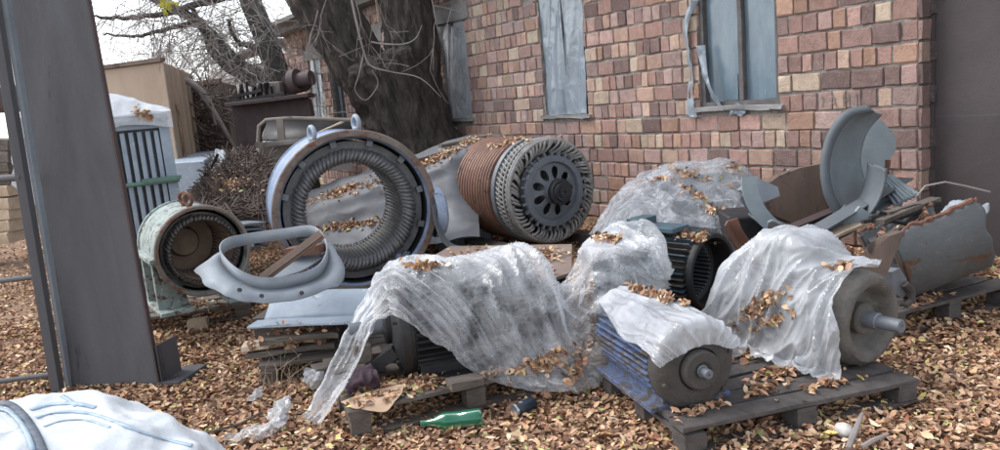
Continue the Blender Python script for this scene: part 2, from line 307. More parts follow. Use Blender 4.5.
# ---------------------------------------------------------------- leaves
PAL = np.array([sr(*c)[:3] for c in [(180, 146, 112), (160, 122, 90), (196, 164, 128), (140, 104, 76), (120, 88, 66), (174, 130, 96), (208, 182, 148), (104, 78, 62), (188, 152, 108), (152, 118, 94)]])
ODD = np.array([sr(*c)[:3] for c in [(206, 188, 120), (214, 202, 140), (168, 172, 116), (150, 90, 64)]])
def leaves(name, P, Nn, size=(.04, .065), tilt=.45, seed=1, odd=.06, **t):
    r = np.random.default_rng(seed); n = len(P); P = np.asarray(P, float); Nn = np.asarray(Nn, float)
    tu = np.array([-.5, -.2, .15, .5, -.25, .15, -.25, .15]); tv = np.array([0, 0, 0, 0, .2, .24, -.2, -.24])
    L = size[0]+(size[1]-size[0])*r.beta(1.6, 1.8, n); wd = r.uniform(.75, 1.2, n); curl = r.uniform(-.5, .9, n); fold = r.uniform(-.2, .9, n)
    tw = r.normal(0, .5, n)
    loc = np.zeros((n, 8, 3)); loc[:, :, 0] = tu*L[:, None]; loc[:, :, 1] = tv*(L*wd)[:, None]
    loc[:, :, 2] = (tu**2)[None]*(curl*L)[:, None] + np.abs(tv)[None]*(fold*L)[:, None] + (tu*tv)[None]*(tw*L)[:, None]*2
    nn = Nn + r.normal(0, tilt, (n, 3)); nn /= np.linalg.norm(nn, axis=1)[:, None]
    x = r.normal(0, 1, (n, 3)); x -= nn*(x*nn).sum(1)[:, None]; x /= np.linalg.norm(x, axis=1)[:, None]; y = np.cross(nn, x)
    V = P[:, None]+loc[:, :, :1]*x[:, None]+loc[:, :, 1:2]*y[:, None]+loc[:, :, 2:]*nn[:, None]
    V = V.reshape(-1, 3)
    quads = np.array([(1, 2, 5, 4), (2, 1, 6, 7)]); tris = np.array([(0, 1, 4), (0, 6, 1), (2, 3, 5), (2, 7, 3)])
    base = np.arange(n)*8
    idx = np.concatenate([(base[:, None, None]+quads).reshape(n, -1), (base[:, None, None]+tris).reshape(n, -1)], axis=1).ravel()
    sizes = np.tile([4, 4, 3, 3, 3, 3], n); starts = np.concatenate([[0], np.cumsum(sizes)[:-1]])
    o0 = V.mean(0); o0[2] = V[:, 2].min()
    me = bpy.data.meshes.new(name); me.vertices.add(n*8); me.vertices.foreach_set('co', (V-o0).ravel())
    me.loops.add(len(idx)); me.loops.foreach_set('vertex_index', idx.astype(np.int32))
    me.polygons.add(len(sizes)); me.polygons.foreach_set('loop_start', starts.astype(np.int32))
    me.update(calc_edges=True)
    c = PAL[r.integers(0, len(PAL), n)]*r.uniform(.8, 1.5, (n, 1)); k = r.random(n) < odd; c = (c*.8+c.mean(1)[:, None]*.2)*np.array([1.0, .95, .93]); c[k] = ODD[r.integers(0, len(ODD), k.sum())]*r.uniform(.8, 1.1, (k.sum(), 1))
    at = me.color_attributes.new('tint', 'FLOAT_COLOR', 'POINT')
    at.data.foreach_set('color', np.repeat(np.hstack([c, np.ones((n, 1))]), 8, axis=0).ravel())
    me.polygons.foreach_set('use_smooth', [True]*len(me.polygons))
    me.materials.append(m_leaf); o = bpy.data.objects.new(name, me); S.collection.objects.link(o); o.location = o0.tolist()
    for kk, v in t.items(): o[kk] = v
    return o
def litter(name, label, objs, spots, seed=3, up=.3, tilt=.5, size=(.035, .06), lift=.008):
    """leaves lying on the given objects: spots = (px, py, rx, ry, slope, n) patches looked up on the surfaces"""
    T = bvh(objs); r = np.random.default_rng(seed); P = []; N = []
    for px, py, rx, ry, sl, n in spots:
        for _ in range(n):
            a = r.uniform(0, 2*PI); q = abs(r.normal(0, .55)); dx = math.cos(a)*q*rx; dy = math.sin(a)*q*ry+dx*sl
            d = ray(px+dx, py+dy); h = T.ray_cast(Vector(CAM), Vector(d).normalized())
            if h[0] is None: continue
            nn = h[1]
            if nn.z < 0: nn = -nn
            if nn.z < up: continue
            P.append(np.array(h[0])+np.array([0, 0, lift+r.uniform(0, .012)])); N.append(np.array(nn))
    if P: return leaves(name, P, N, size, tilt, seed, kind='stuff', label=label, category='leaves')

# ---------------------------------------------------------------- cloth (position based, run once while the scene is built)
def c_cyl(p0, p1, r):
    p0 = np.asarray(p0, float); p1 = np.asarray(p1, float); L = np.linalg.norm(p1-p0); d = (p1-p0)/L
    def f(P):
        q = P-p0; t = q@d; rad = q-t[:, None]*d; rr = np.linalg.norm(rad, axis=1)+1e-9
        m = (t > 0) & (t < L) & (rr < r); pr = r-rr; pe = np.minimum(t, L-t)
        side = m & (pr <= pe); end = m & (pr > pe)
        P[side] += rad[side]/rr[side, None]*pr[side, None]
        P[end] += np.where((t[end] < L/2)[:, None], -d, d)*pe[end, None]
        return m
    return f
def c_box(c, half, ax):
    c = np.asarray(c, float); A = np.array(ax); h = np.array(half)
    def f(P):
        q = (P-c)@A.T; m = (np.abs(q) < h).all(1)
        if m.any():
            pen = h-np.abs(q[m]); k = pen.argmin(1); i = np.arange(len(k)); s = np.sign(q[m][i, k]); P[m] += A[k]*(pen[i, k]*s)[:, None]
        return m
    return f
def c_floor(z=.012):
    def f(P):
        m = P[:, 2] < z; P[m, 2] = z; return m
    return f
def cloth(P, cols, pins=(), slack=1.03, steps=140, it=12, g=.0006, seed=2, damp=.97, rn=.02):
    P = P.copy(); nu, nv = P.shape[:2]; r = np.random.default_rng(seed); Q = P.copy()
    def cons(di, dj, k):
        A = (slice(max(0, -di), nu-max(0, di)), slice(max(0, -dj), nv-max(0, dj)))
        B = (slice(max(0, di), nu+min(0, di)), slice(max(0, dj), nv+min(0, dj)))
        L = np.linalg.norm(P[A]-P[B], axis=2)*slack*(1+r.normal(0, rn, P[A].shape[:2])); return A, B, L, k
    C = [cons(1, 0, .4), cons(0, 1, .4), cons(1, 1, .25), cons(1, -1, .25), cons(2, 0, .06), cons(0, 2, .06)]
    pin = np.zeros((nu, nv), bool)
    for i, j in pins: pin[i, j] = True
    P0 = P.copy()
    for s in range(steps):
        v = (P-Q)*damp; Q = P.copy(); P = P+v; P[..., 2] -= g; P[pin] = P0[pin]
        for _ in range(it):
            for A, B, L, k in C:
                d = P[A]-P[B]; l = np.linalg.norm(d, axis=2)+1e-9; c = (d/l[..., None])*((l-L)*k)[..., None]
                P[A] -= c; P[B] += c
            P[pin] = P0[pin]
        F_ = P.reshape(-1, 3)
        for f in cols:
            m = f(F_); Qf = Q.reshape(-1, 3); Qf[m] = F_[m]-(F_[m]-Qf[m])*.15
        P = F_.reshape(nu, nv, 3)
    for _ in range(2):                                      # even out the last solver jitter
        A_ = P.copy(); A_[1:-1] = P[1:-1]*.5+(P[:-2]+P[2:])*.25; B_ = A_.copy(); B_[:, 1:-1] = A_[:, 1:-1]*.5+(A_[:, :-2]+A_[:, 2:])*.25; P = B_
    return P
def smooth_grid(C, nu, nv):
    """Catmull-Rom refine of a small control grid"""
    C = np.asarray(C, float)
    def up1(A, n):
        m = len(A); out = []
        for k in range(n):
            t = k/(n-1)*(m-1); i = min(int(t), m-2); f = t-i
            p0, p1, p2, p3 = A[max(i-1, 0)], A[i], A[i+1], A[min(i+2, m-1)]
            out.append(.5*((2*p1)+(-p0+p2)*f+(2*p0-5*p1+4*p2-p3)*f*f+(-p0+3*p1-3*p2+p3)*f**3))
        return np.array(out)
    A = up1(C, nu); return np.swapaxes(up1(np.swapaxes(A, 0, 1), nv), 0, 1)
def folds(P, amp, a, b, seed=0, pw=1.5, fade=None):
    """long soft folds: a, b = (u, v) frequencies along and across the folds"""
    du = np.gradient(P, axis=0); dv = np.gradient(P, axis=1); N = np.cross(du, dv); N /= np.linalg.norm(N, axis=2)[..., None]+1e-9
    nu, nv = P.shape[:2]; h = np.zeros((nu, nv))
    for i in range(nu):
        for j in range(nv):
            u, v = i/nu, j/nv; x = u*a[0]+v*a[1]; y = u*b[0]+v*b[1]; w = noise.noise(Vector((x*.7, y*.3, seed+3)))
            h[i, j] = max(0, 1-abs(noise.noise(Vector((x, y+w*1.2, seed))))*2)**pw+.35*max(0, 1-abs(noise.noise(Vector((x*1.7, y*2.3+w, seed+7))))*2)**pw
    if fade is not None: h = h*fade[:, None]
    c = P.reshape(-1, 3).mean(0)-Z*.25; sg = np.sign((N*(P-c)).sum(2).mean()) or 1
    return P+N*(sg*h*amp)[..., None]
def crinkle(P, amp, sc, seed=0):
    """fine folds along the sheet normal"""
    du = np.gradient(P, axis=0); dv = np.gradient(P, axis=1); N = np.cross(du, dv); N /= np.linalg.norm(N, axis=2)[..., None]+1e-9
    h = np.array([[(1-abs(noise.noise(Vector(q)*sc+Vector((seed, 0, 0))))*2)+.5*(1-abs(noise.noise(Vector(q)*sc*2.3+Vector((seed, 5, 0))))*2) for q in row] for row in P])
    return P+N*((h-.9)*amp)[..., None]

# ================================================================ SETTING
gx = MB(); n = 120
xs = np.linspace(-60, 60, n); ys = np.concatenate([np.linspace(.5, 14, 80), np.linspace(15, 120, 30)])
gp = np.array([[(x*(.25+.75*min(1, y/30)), y, .02*noise.noise(Vector((x*.4, y*.6, 0)))+(.02*noise.noise(Vector((x*1.1, y*2.1, 3)))) - .015) for y in ys] for x in xs])
gx.grid(gp); ground = gx.build('ground', m_ground, kind='structure')

# ---- brick building: wall coordinates (s along the wall away from the gate corner, off towards the yard, z)
P0 = G(917, 253); Wd = ray(-20, 144); Wd[2] = 0; Wd = nrm(Wd); Wn = np.array([-Wd[1], -Wd[0]*-1, 0]); Wn = np.array([-Wd[1], Wd[0], 0])
if Wn @ (CAM-P0) < 0: Wn = -Wn
def wp(s, off, z): return P0+Wd*s+Wn*off+Z*z
WAX = (Wd, Wn, Z)
bld = thing('brick_building', wp(7, -.5, 0), 'long building of worn pink and buff bricks with film covered windows', 'building')
RH = .1665; ROWS = 20; END = 13.95
WIN = [(1.23, 2.14, 1.24, 2.78), (3.83, 4.66, 1.24, 2.74), (6.40, 7.14, 1.27, 2.69), (9.2, 9.95, 1.27, 2.69), (11.0, 11.6, 1.3, 2.66), (12.0, 12.68, 1.33, 2.66)]
BP = [sr(*c)[:3] for c in [(190, 142, 128), (182, 134, 118), (200, 158, 132), (166, 124, 114), (204, 168, 140), (186, 146, 138), (150, 118, 112), (202, 180, 150), (196, 146, 112), (172, 126, 112), (136, 106, 102), (184, 150, 144)]]
BP = [tuple((.45*(.35*c[0]+.4*c[1]+.25*c[2])+.55*t)*w for t, w in zip(c, (1.1, 1.05, .99))) for c in BP]
mb = MB(); r = random.Random(4)
def brick(s0, s1, z0, z1, dep=.11):
    j = lambda a: r.uniform(-a, a)
    pr = r.uniform(-.006, .012); g = .006
    c = r.choice(BP); k = r.choice((r.uniform(.74, .95), r.uniform(.85, 1.15), r.uniform(.95, 1.25))); c = tuple(t*k for t in c)
    if s0 < 3.6: c = tuple(a*b for a, b in zip(c, (1.03, .98, .95)))
    nu = 4 if s1-s0 > .2 else 3
    tilt = j(.008); wav = .012*noise.noise(Vector((s0*.7, z0*3, 2))); z0 += wav+j(.003); z1 += wav+j(.005); L = []
    for i in range(nu+2):
        row = []
        for q in range(5):
            u = min(max((i-1)/(nu-1), 0), 1) if 0 < i < nu+1 else (0 if i == 0 else 1)
            v = [0, .07, .5, .93, 1][q]
            edge = (i in (0, nu+1)) or q in (0, 4)
            uu = s0+(s1-s0)*(.03+.94*u if 0 < i < nu+1 else u)
            corner = (i in (0, nu+1)) and q in (0, 4)
            o = pr + (-.010-r.uniform(0, .006) if edge else j(.0025)) - (r.choice((0, .004, .02, .03)) if corner else 0)
            row.append(wp(uu+j(.0045), o, z0+(z1-z0)*v+tilt*(u-.5)+j(.004)))
        L.append(row)
    L = np.array(L); mb.grid(L, col=c)
    # sides going back into the mortar
    ring = [L[0, q] for q in range(5)]+[L[i, 4] for i in range(1, nu+2)]+[L[nu+1, q] for q in range(3, -1, -1)]+[L[i, 0] for i in range(nu, 0, -1)]
    back = [p-Wn*.05 for p in ring]; m = len(ring)
    mb.add(ring+back, [(k, (k+1) % m, m+(k+1) % m, m+k) for k in range(m)], c)
for row in range(ROWS):
    z0 = row*RH+.004; z1 = z0+RH-.014; header = row % 2 == 1
    if row >= 17: header = row % 2 == 0
    s = 0.0
    first = True
    while s < END:
        L = r.uniform(.1, .145) if header else r.uniform(.225, .285)
        if not header and r.random() < .16: L = r.uniform(.12, .15)
        if first: L = .2 if header else .13; first = False
        a, b = s+.005, s+L-r.uniform(.004, .010); s += L
        for (w0, w1, wz0, wz1) in WIN:
            top = wz1+(.22 if w0 > 6 else 0); ext = .14 if (w0 > 6 and z0 > wz1-.05) else 0
            if z1 > wz0-.03 and z0 < top and b > w0-ext and a < w1+ext:
                if a < w0-ext-.04: b = w0-ext-.002
                elif b > w1+ext+.04: a = w1+ext+.002
                else: a = b
        if b-a > .035 and r.random() > .002: brick(a, b, z0, z1)
mb.build('wall', m_brick, bld, ang=18, colors=True, label='pink, buff and purple bricks in alternating courses')
# mortar core with window openings
mb = MB()
cuts = sorted(set([0, END]+[w[0] for w in WIN]+[w[1] for w in WIN]))
for a, b in zip(cuts[:-1], cuts[1:]):
    w = [q for q in WIN if abs(q[0]-a) < 1e-6]
    for z0, z1 in ([(0, w[0][2]), (w[0][3], ROWS*RH)] if w else [(0, ROWS*RH)]):
        k = max(2, int((b-a)/.06)); kz = max(2, int((z1-z0)/.06))
        mb.grid(np.array([[wp(a+(b-a)*i/k, -.014+.014*noise.noise(Vector((a+(b-a)*i/k, z1*0+z0+(z1-z0)*j/kz, 0))*9), z0+(z1-z0)*j/kz) for j in range(kz+1)] for i in range(k+1)]))
for (w0, w1, z0, z1) in WIN:     # reveals
    for p, q in (((w0, z0), (w0, z1)), ((w1, z0), (w1, z1)), ((w0, z0), (w1, z0)), ((w0, z1), (w1, z1))):
        mb.add([wp(p[0], -.012, p[1]), wp(q[0], -.012, q[1]), wp(q[0], -.2, q[1]), wp(p[0], -.2, p[1])], [(0, 1, 2, 3)])
mb.add([wp(0, -.012, 0), wp(0, -.012, 3.33), wp(0, -.6, 3.33), wp(0, -.6, 0)], [(0, 1, 2, 3)])
mb.add([wp(END, -.012, 0), wp(END, -.012, 3.33), wp(END, -6, 3.33), wp(END, -6, 0)], [(0, 1, 2, 3)])
mb.build('mortar', m_mortar, bld, ang=50)
# corner return: brick ends seen edge-on beside the gate
mb = MB()
for row in range(ROWS):
    z0 = row*RH+.006; h = RH-.02
    c = tuple(t*.8 for t in r.choice(BP[:4]+BP[6:7]+BP[10:11]))  # brick tints darkened to paint the shade of the return face
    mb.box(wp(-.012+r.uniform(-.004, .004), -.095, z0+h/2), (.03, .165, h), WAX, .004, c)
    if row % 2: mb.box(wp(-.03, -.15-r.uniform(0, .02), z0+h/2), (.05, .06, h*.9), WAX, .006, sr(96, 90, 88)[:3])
mb.build('corner_bricks', m_brick, bld, colors=True, label='brick ends with shade painted into their colour and mortar lumps at the corner')
mb = MB(); mb.box(wp(6.8, .02, ROWS*RH+.06), (14.6, .5, .14), WAX); mb.box(wp(6.8, -3, ROWS*RH+.17), (15, 7, .08), WAX)
mb.build('eaves', m_conc, bld)
mb = MB()                                                    # faint letters scratched and painted on one brick
def stroke(p, q, w=.008): mb.beam(wp(p[0], .0085, p[1]), wp(q[0], .0085, q[1]), w, .003, up=Wn)
z = 1.19
for sx, letter in ((.80, 'I'), (.70, 'A'), (.58, 'H'), (.49, 'I')):
    if letter == 'A': stroke((sx+.03, z), (sx, z+.1)); stroke((sx-.03, z), (sx, z+.1)); stroke((sx+.02, z+.035), (sx-.02, z+.035))
    if letter == 'H': stroke((sx+.025, z), (sx+.025, z+.1)); stroke((sx-.025, z), (sx-.025, z+.1)); stroke((sx+.025, z+.05), (sx-.025, z+.05))
    if letter == 'I': stroke((sx, z), (sx, z+.1), .01)
mb.build('faded_lettering', m_mortar, bld)
for k, (w0, w1, z0, z1) in enumerate(WIN):
    mb = MB(); d = -.1 if k > 0 else -.07
    fr_ = .05
    for s_ in (w0+fr_/2, w1-fr_/2): mb.plank(wp(s_, d, z0), wp(s_, d, z1), fr_, .07, up=Wn)
    for z_ in (z0+fr_/2, z1-fr_/2): mb.plank(wp(w0+fr_, d, z_), wp(w1-fr_, d, z_), fr_, .07, up=Wn)
    sm = (w0+w1)/2-(.02 if k == 0 else 0)
    mb.plank(wp(sm, d+.002, z0+fr_), wp(sm, d+.002, z1-fr_), .05 if k == 0 else .03, .06, up=Wn)
    fo = mb.build('window_frame', m_frame, bld)
    mb = MB(); mb.box(wp((w0+w1)/2, d-.03, (z0+z1)/2), (w1-w0-.06, .006, z1-z0-.06), WAX); mb.build('pane', m_glassw, fo)
    mb = MB(); mb.plank(wp(w0-.06, -.005, z0-.02), wp(w1+.06, -.005, z0-.02), .1, .045, up=Z, wob=.006)
    mb.build('sill', m_conc, bld)
    if w0 > 6:
        mb = MB(); mb.plank(wp(w0-.14, -.05, z1+.11), wp(w1+.14, -.05, z1+.11), .13, .215, up=Z, wob=.005); mb.build('lintel', m_conc, bld)
    if k in (1, 2, 5, 3):
        C = [[wp(w0+(w1-w0)*u, -.035+.02*math.sin(u*9+k+v*3), z0+(z1-z0)*v-.015*(u > .9)) for v in np.linspace(-.0, 1, 5)] for u in np.linspace(.03, 1.02, 6)]
        P = smooth_grid(C, 50, 70)
        for i in range(50):
            for j in range(70):
                u = i/49; v = j/69; q = abs(u-.52)
                P[i, j] += Wn*(.014*noise.noise(Vector((u*6+v*2.5*(1 if u > .5 else -1), v*1.6, k)))+.018*math.exp(-q*q*900)*(-1))
        mb = MB(); mb.grid(folds(crinkle(P, .004, 4, k), .016, (6, 1.2), (2.5, 2.), k)); mb.build('window_film', f_win if k != 2 else f_milky, bld, solid=.001, label='torn translucent film nailed over the window')
        if k == 1:
            mb = MB(); mb.tube([wp(4.2, .0, 2.8), wp(4.205, -.005, 2.2), wp(4.19, 0, 1.72)], [.011, .009, .002], 5); mb.build('slit', m_wire, bld)
    if k == 0:
        for pts in ([(w1-.02, 2.3), (w1+.11, 2.05), (w1+.09, 1.6), (w1+.1, 1.2), (w1-.03, 1.16)], [(w1-.06, 1.85), (w1-.13, 1.5), (w1-.25, 1.25)]):
            C = [[wp(s_+o, .02+.03*math.sin(i*2+o*30), z_) for o in (-.035, 0, .04)] for i, (s_, z_) in enumerate(pts)]
            mb = MB(); mb.grid(crinkle(smooth_grid(C, 40, 10), .012, 8, k)); mb.build('film_shred', f_win, bld, solid=.001)
        C = [[wp(1.72-.06*i+.02*j, .03, 1.24-.05*j+.03*(i % 2)) for j in range(3)] for i in range(4)]
        mb = MB(); mb.grid(crinkle(smooth_grid(C, 20, 14), .02, 9)); mb.build('film_shred', f_win, bld, solid=.001)
        mb = MB(); mb.box(wp(1.82, d-.015, 1.42), (.17, .006, .25), WAX); mb.build('spare_pane', m_glassw, bld)
mb = MB()
mb.box(wp(6.9, -3.6, 1.66), (13.8, 6.9, 3.3), WAX); mb.build('inner_walls', m_mortar, bld)

# gate right of the corner
gate = thing('metal_gate', wp(-1.5, -.17, 0), 'dark plum sheet metal gate right of the brick corner', 'gate')
mb = MB()
mb.grid(np.array([[wp(-.03-2.6*u, -.172+.003*math.sin(u*14), 3.4*v) for v in np.linspace(0, 1, 12)] for u in np.linspace(0, 1, 30)])); mb.build('sheet', m_gate, gate)
mb = MB(); mb.beam(wp(-.03, -.171, 1.07), wp(-2.6, -.171, 1.07), .004, .008, up=Z); mb.build('seam', m_pillar, gate)
mb = MB(); mb.beam(wp(-.035, -.16, 0), wp(-.035, -.16, 3.4), .03, .03, up=Wn); mb.build('gate_edge', m_gate, gate)

# ---- pale outbuilding beyond the brick one
ob = thing('outbuilding', D(240, 120, 21), 'whitewashed low building with broken boards behind the leaning tree', 'building')
mb = MB(); a_ = D(228, 160, 21); b_ = D(300, 158, 19); a_[2] = b_[2] = 0
mb.box((a_+b_)/2+Z*1.45, (np.linalg.norm(b_-a_), .3, 2.9), (nrm(b_-a_), nrm(np.cross(Z, b_-a_)), Z)); mb.build('wall', m_white, ob)
mb = MB()
for k in range(4): mb.plank(D(232, 96-k*9, 20.5), D(280, 88-k*9, 19), .1, .05); 
mb.build('loose_board', m_wood, ob)
mb = MB(); mb.plank(D(222, 62, 21), D(292, 40, 18.4), .7, .09, up=Z); mb.build('roof_edge', m_conc, ob)
# distant shed left of the pillar
sh_ = thing('shed', D(8, 140, 20), 'distant dark roofed shed seen left of the steel column', 'shed')
mb = MB(); p = D(-30, 120, 20); q = D(60, 112, 20); p[2] = q[2] = 2.6
mb.beam(p, q, 3, .5); mb.build('roof', m_brown, sh_)
mb = MB(); 
for t in (0, .45, .9):
    c = p+(q-p)*t; mb.beam((c[0], c[1], 0), (c[0], c[1], 2.5), .25, .25)
mb.beam(p-Z*1.55, q-Z*1.55, .3, .25); mb.build('posts', m_brown, sh_)

# ---------------------------------------------------------------- big tree
def trunk_mesh(mb, pts, rad, n=56, m=90, amp=.05, seed=0, el=1.0):
    pts = np.array(pts); k = len(pts); L = []
    ts = np.linspace(0, k-1, m)
    C = smooth_grid(np.stack([pts, pts], 1), m, 2)[:, 0]; R = np.interp(ts, range(k), rad)
    for i in range(m):
        d = nrm(C[min(i+1, m-1)]-C[max(i-1, 0)]); x = nrm(np.cross(d, [0, 1, 0.01])); y = np.cross(d, x); row = []
        for j in range(n):
            a = 2*PI*j/n
            q = Vector((math.cos(a)*2.6, math.sin(a)*2.6, i/m*3.2+seed)); w_ = 1-abs(noise.noise(q*1.6))*2
            w2 = 1-abs(noise.noise(Vector((q.x*3.6, q.y*3.6, q.z*2.6))))*2
            rr = R[i]*(1+.09*noise.noise(q*.6+Vector((seed, 0, 0))))+amp*(w_*.6+w2*.6-.6)
            row.append(C[i]+(x*math.cos(a)+y*math.sin(a)*el)*rr)
        L.append(row)
    mb.grid(np.array(L), cv=True)
TD = 11.3
def T(x, y, d=TD): return D(x, y, d)
b0 = T(424, 196); b0[2] = -.1
tree = thing('old_tree', (b0[0], b0[1], 0), 'massive dark barked tree with forked trunk leaning before the brick building', 'tree')
mb = MB(); px = TD/750
trunk_mesh(mb, [b0, T(421, 165), T(412, 135), T(400, 100), T(388, 70), T(382, 56)], [58*px, 46*px, 40*px, 42*px, 44*px, 36*px], seed=1, amp=.1, n=140, m=150)
mb.build('trunk', m_bark, tree, ang=180)
mb = MB(); trunk_mesh(mb, [T(398, 120), T(362, 68), T(340, 30), T(318, -5), T(290, -45), T(240, -90)], [18*px, 26*px, 27*px, 27*px, 24*px, 18*px], seed=5, amp=.085, n=90, m=110); mb.build('limb', m_bark, tree, ang=180)
mb = MB(); trunk_mesh(mb, [T(405, 125), T(414, 68), T(411, 30), T(405, -5), T(398, -60), T(390, -130)], [20*px, 26*px, 24*px, 22*px, 20*px, 16*px], seed=9, amp=.085, n=90, m=110); mb.build('limb', m_bark, tree, ang=180)
def crv(pts, k=26): return list(smooth_grid(np.stack([np.array(pts)]*2, 1), k, 2)[:, 0])
def crad(r_, k=26): return list(np.interp(np.linspace(0, 1, k), np.linspace(0, 1, len(r_)), r_))
def twigs(mb, p, d, L, r_, depth, rr, droop=.25, split=3, n=5):
    pts = [np.array(p)]; d = nrm(d); k = n
    for i in range(k):
        d = nrm(d+rr.normal(0, .16, 3)-Z*droop*.25*(1 if depth < 3 else .4)); pts.append(pts[-1]+d*L/k)
    mb.tube(pts, [max(.0028, r_*(1-.75*i/k)) for i in range(k+1)], 4 if depth < 3 else 5, False)
    if depth <= 0: return
    for _ in range(split if depth > 1 else split+1):
        i = rr.integers(1, k+1); s_ = rr.normal(0, .75, 3)
        twigs(mb, pts[i], nrm(d+s_), L*rr.uniform(.5, .8), max(.003, r_*.5), depth-1, rr, droop, split, n)
mb = MB(); rr = np.random.default_rng(11)
for (x, y, dx, dz) in ((352, -10, .02, -1), (372, -20, .05, -1), (430, -20, .1, -1), (330, -15, -.2, -.8), (300, -30, -.3, -.8), (452, -20, .2, -1), (318, 10, -.4, -.5)):
    twigs(mb, T(x, y, TD-1.1), (dx, -.1, dz), rr.uniform(.7, 1.2), .007, 2, rr, .35, 2)
mb.tube(crv([T(*q, 10.1) for q in ((350, -8), (357, 25), (364, 52), (371, 66), (392, 72), (420, 78), (441, 97))]), crad([.018, .017, .014, .011, .009, .007, .003]), 5, False)
mb.tube(crv([T(*q, 10.0) for q in ((364, 52), (359, 75), (355, 90), (366, 100), (378, 84), (372, 70))]), crad([.01, .009, .007, .006, .005, .003]), 5, False)
mb.tube(crv([T(*q, 10.0) for q in ((371, 42), (384, 44), (404, 44), (416, 38), (422, 25))]), crad([.013, .011, .009, .007, .003]), 5, False)
mb.build('bare_twigs', m_twig, tree, ang=180, kind='stuff')

# leaning tree further back
SD = 15.0; px = SD/750
b1 = T(304, 150, SD); b1[2] = -.1
tr2 = thing('leaning_tree', (b1[0], b1[1], 0), 'thin mossy bare tree leaning left behind the brown machine frame', 'tree')
mb = MB(); trunk_mesh(mb, [b1, T(296, 122, SD), T(282, 88, SD), T(270, 50, SD), T(256, 15, SD), T(240, -25, SD)], [12*px, 10.5*px, 10.5*px, 11*px, 10*px, 8*px], seed=3, amp=.03, n=28, m=60); mb.build('trunk', m_bark2, tr2, ang=180)
for pts, rd in (([(284, 98), (264, 78), (238, 63), (218, 42), (196, 22), (172, 8), (140, -8)], [8, 7, 6, 5.5, 5, 4, 3]), ([(290, 110), (268, 92), (240, 74), (215, 56), (203, 30), (190, 5)], [7, 6, 5, 4, 3, 2]),
                ([(272, 60), (262, 50), (250, 46), (236, 40), (228, 20)], [6, 5, 3, 2, 1.5]), ([(246, -10), (200, 4), (150, 16), (110, 18), (95, 16)], [5, 3.5, 2.5, 2, 1]), ([(196, 22), (170, 28), (140, 36), (104, 34)], [3, 2.2, 1.6, 1])):
    mb = MB(); mb.tube(list(smooth_grid(np.stack([np.array([T(*q, SD) for q in pts])]*2, 1), 24, 2)[:, 0]+rng.normal(0, .012, (24, 3))), list(np.interp(np.linspace(0, len(rd)-1, 24), range(len(rd)), rd)*px), 8); mb.build('limb', m_bark2, tr2, ang=180)
mb = MB(); rr = np.random.default_rng(5)
src = [(284, 98), (238, 63), (218, 42), (196, 22), (172, 8), (140, -5), (240, 74), (215, 56), (200, 30), (270, 40), (262, 20), (250, 46), (228, 20), (150, 16), (110, 18), (170, 28), (255, 0), (280, 70), (210, -10), (180, -15), (160, -10), (230, -15)]
for k in range(170):
    x, y = src[k % len(src)]; x += rr.normal(0, 6); y += rr.normal(0, 4)
    twigs(mb, T(x, y, SD+rr.uniform(-.8, .8)), (rr.normal(-.2, .7), rr.normal(0, .5), rr.normal(-.25, .5)), rr.uniform(1., 1.9), .010, 3, rr, .35, 2)
mb.build('bare_twigs', m_twig, tr2, ang=180, kind='stuff')
mb = MB()
for k in range(14): mb.box(T(167+rr.normal(0, 4), 4+rr.normal(0, 3), SD-1), (.06, .01, .05), None, .02)
mb.build('last_leaves', m_yel, tr2)
# bush mass behind everything at the left
mb = MB(); rr = np.random.default_rng(8)
for k in range(85):
    x = rr.uniform(150, 330); p = T(x, 130, 24+rr.uniform(-2, 3)); p[2] = rr.uniform(.2, 3.2)
    twigs(mb, p, (rr.normal(0, .3), rr.normal(0, .3), 1), rr.uniform(1.4, 2.6), .02, 3, rr, -.1, 3)
mb.build('bare_thicket', m_twig, ang=180, kind='stuff', label='pale tangle of bare shrubs far behind the rusty tank', category='shrubs')

# ================================================================ STEEL COLUMN, GATE POST
def tapered(mb, sec, bot, top, scb=1, sct=1):
    """extrude a closed plan section between two points"""
    mb.add([bot+x*scb for x in sec]+[top+x*sct for x in sec], [(k, (k+1) % len(sec), len(sec)+(k+1) % len(sec), len(sec)+k) for k in range(len(sec))]+[tuple(range(len(sec)))[::-1], tuple(range(len(sec), 2*len(sec)))])
cb = (G(65, 388)+G(160, 386))/2; Wc = np.linalg.norm(G(65, 388)-G(158, 386))
ct = D(42, -8, cb[1]+.22); ct2 = ct+(ct-cb)*.5
col = thing('steel_column', cb, 'wide grey painted steel column standing in front at the left', 'column')
ex = nrm(G(160, 386)-G(65, 388)); ey = np.cross(Z, ex)
mb = MB(); hw = Wc/2
sec = [ex*a+ey*b for a, b in ((-hw, 0), (hw, 0), (hw, .014), (hw-.1, .014), (hw-.1, .1), (-hw+.1, .1), (-hw+.1, .014), (-hw, .014))]
tapered(mb, sec, cb-Z*.05, ct2, 1, .84); mb.build('column_shaft', m_pillar, col, bevel=.004)
mb = MB(); mb.box(cb+ex*(hw+.022)+ey*.1+Z*.12, (.012, .2, .26), (ex, ey, Z)); mb.box(cb+ex*(hw+.07)+ey*.14+Z*.01, (.14, .3, .03), (ex, ey, Z)); mb.build('base_plate', m_pillar, col, bevel=.003)
mb = MB()
e2 = ct2+ex*(hw*.84+.006)+ey*.004; mb.beam(cb+ex*(hw+.008)+ey*.004, e2, .012, .03, up=ey); mb.build('weld_edge', m_brown, col)

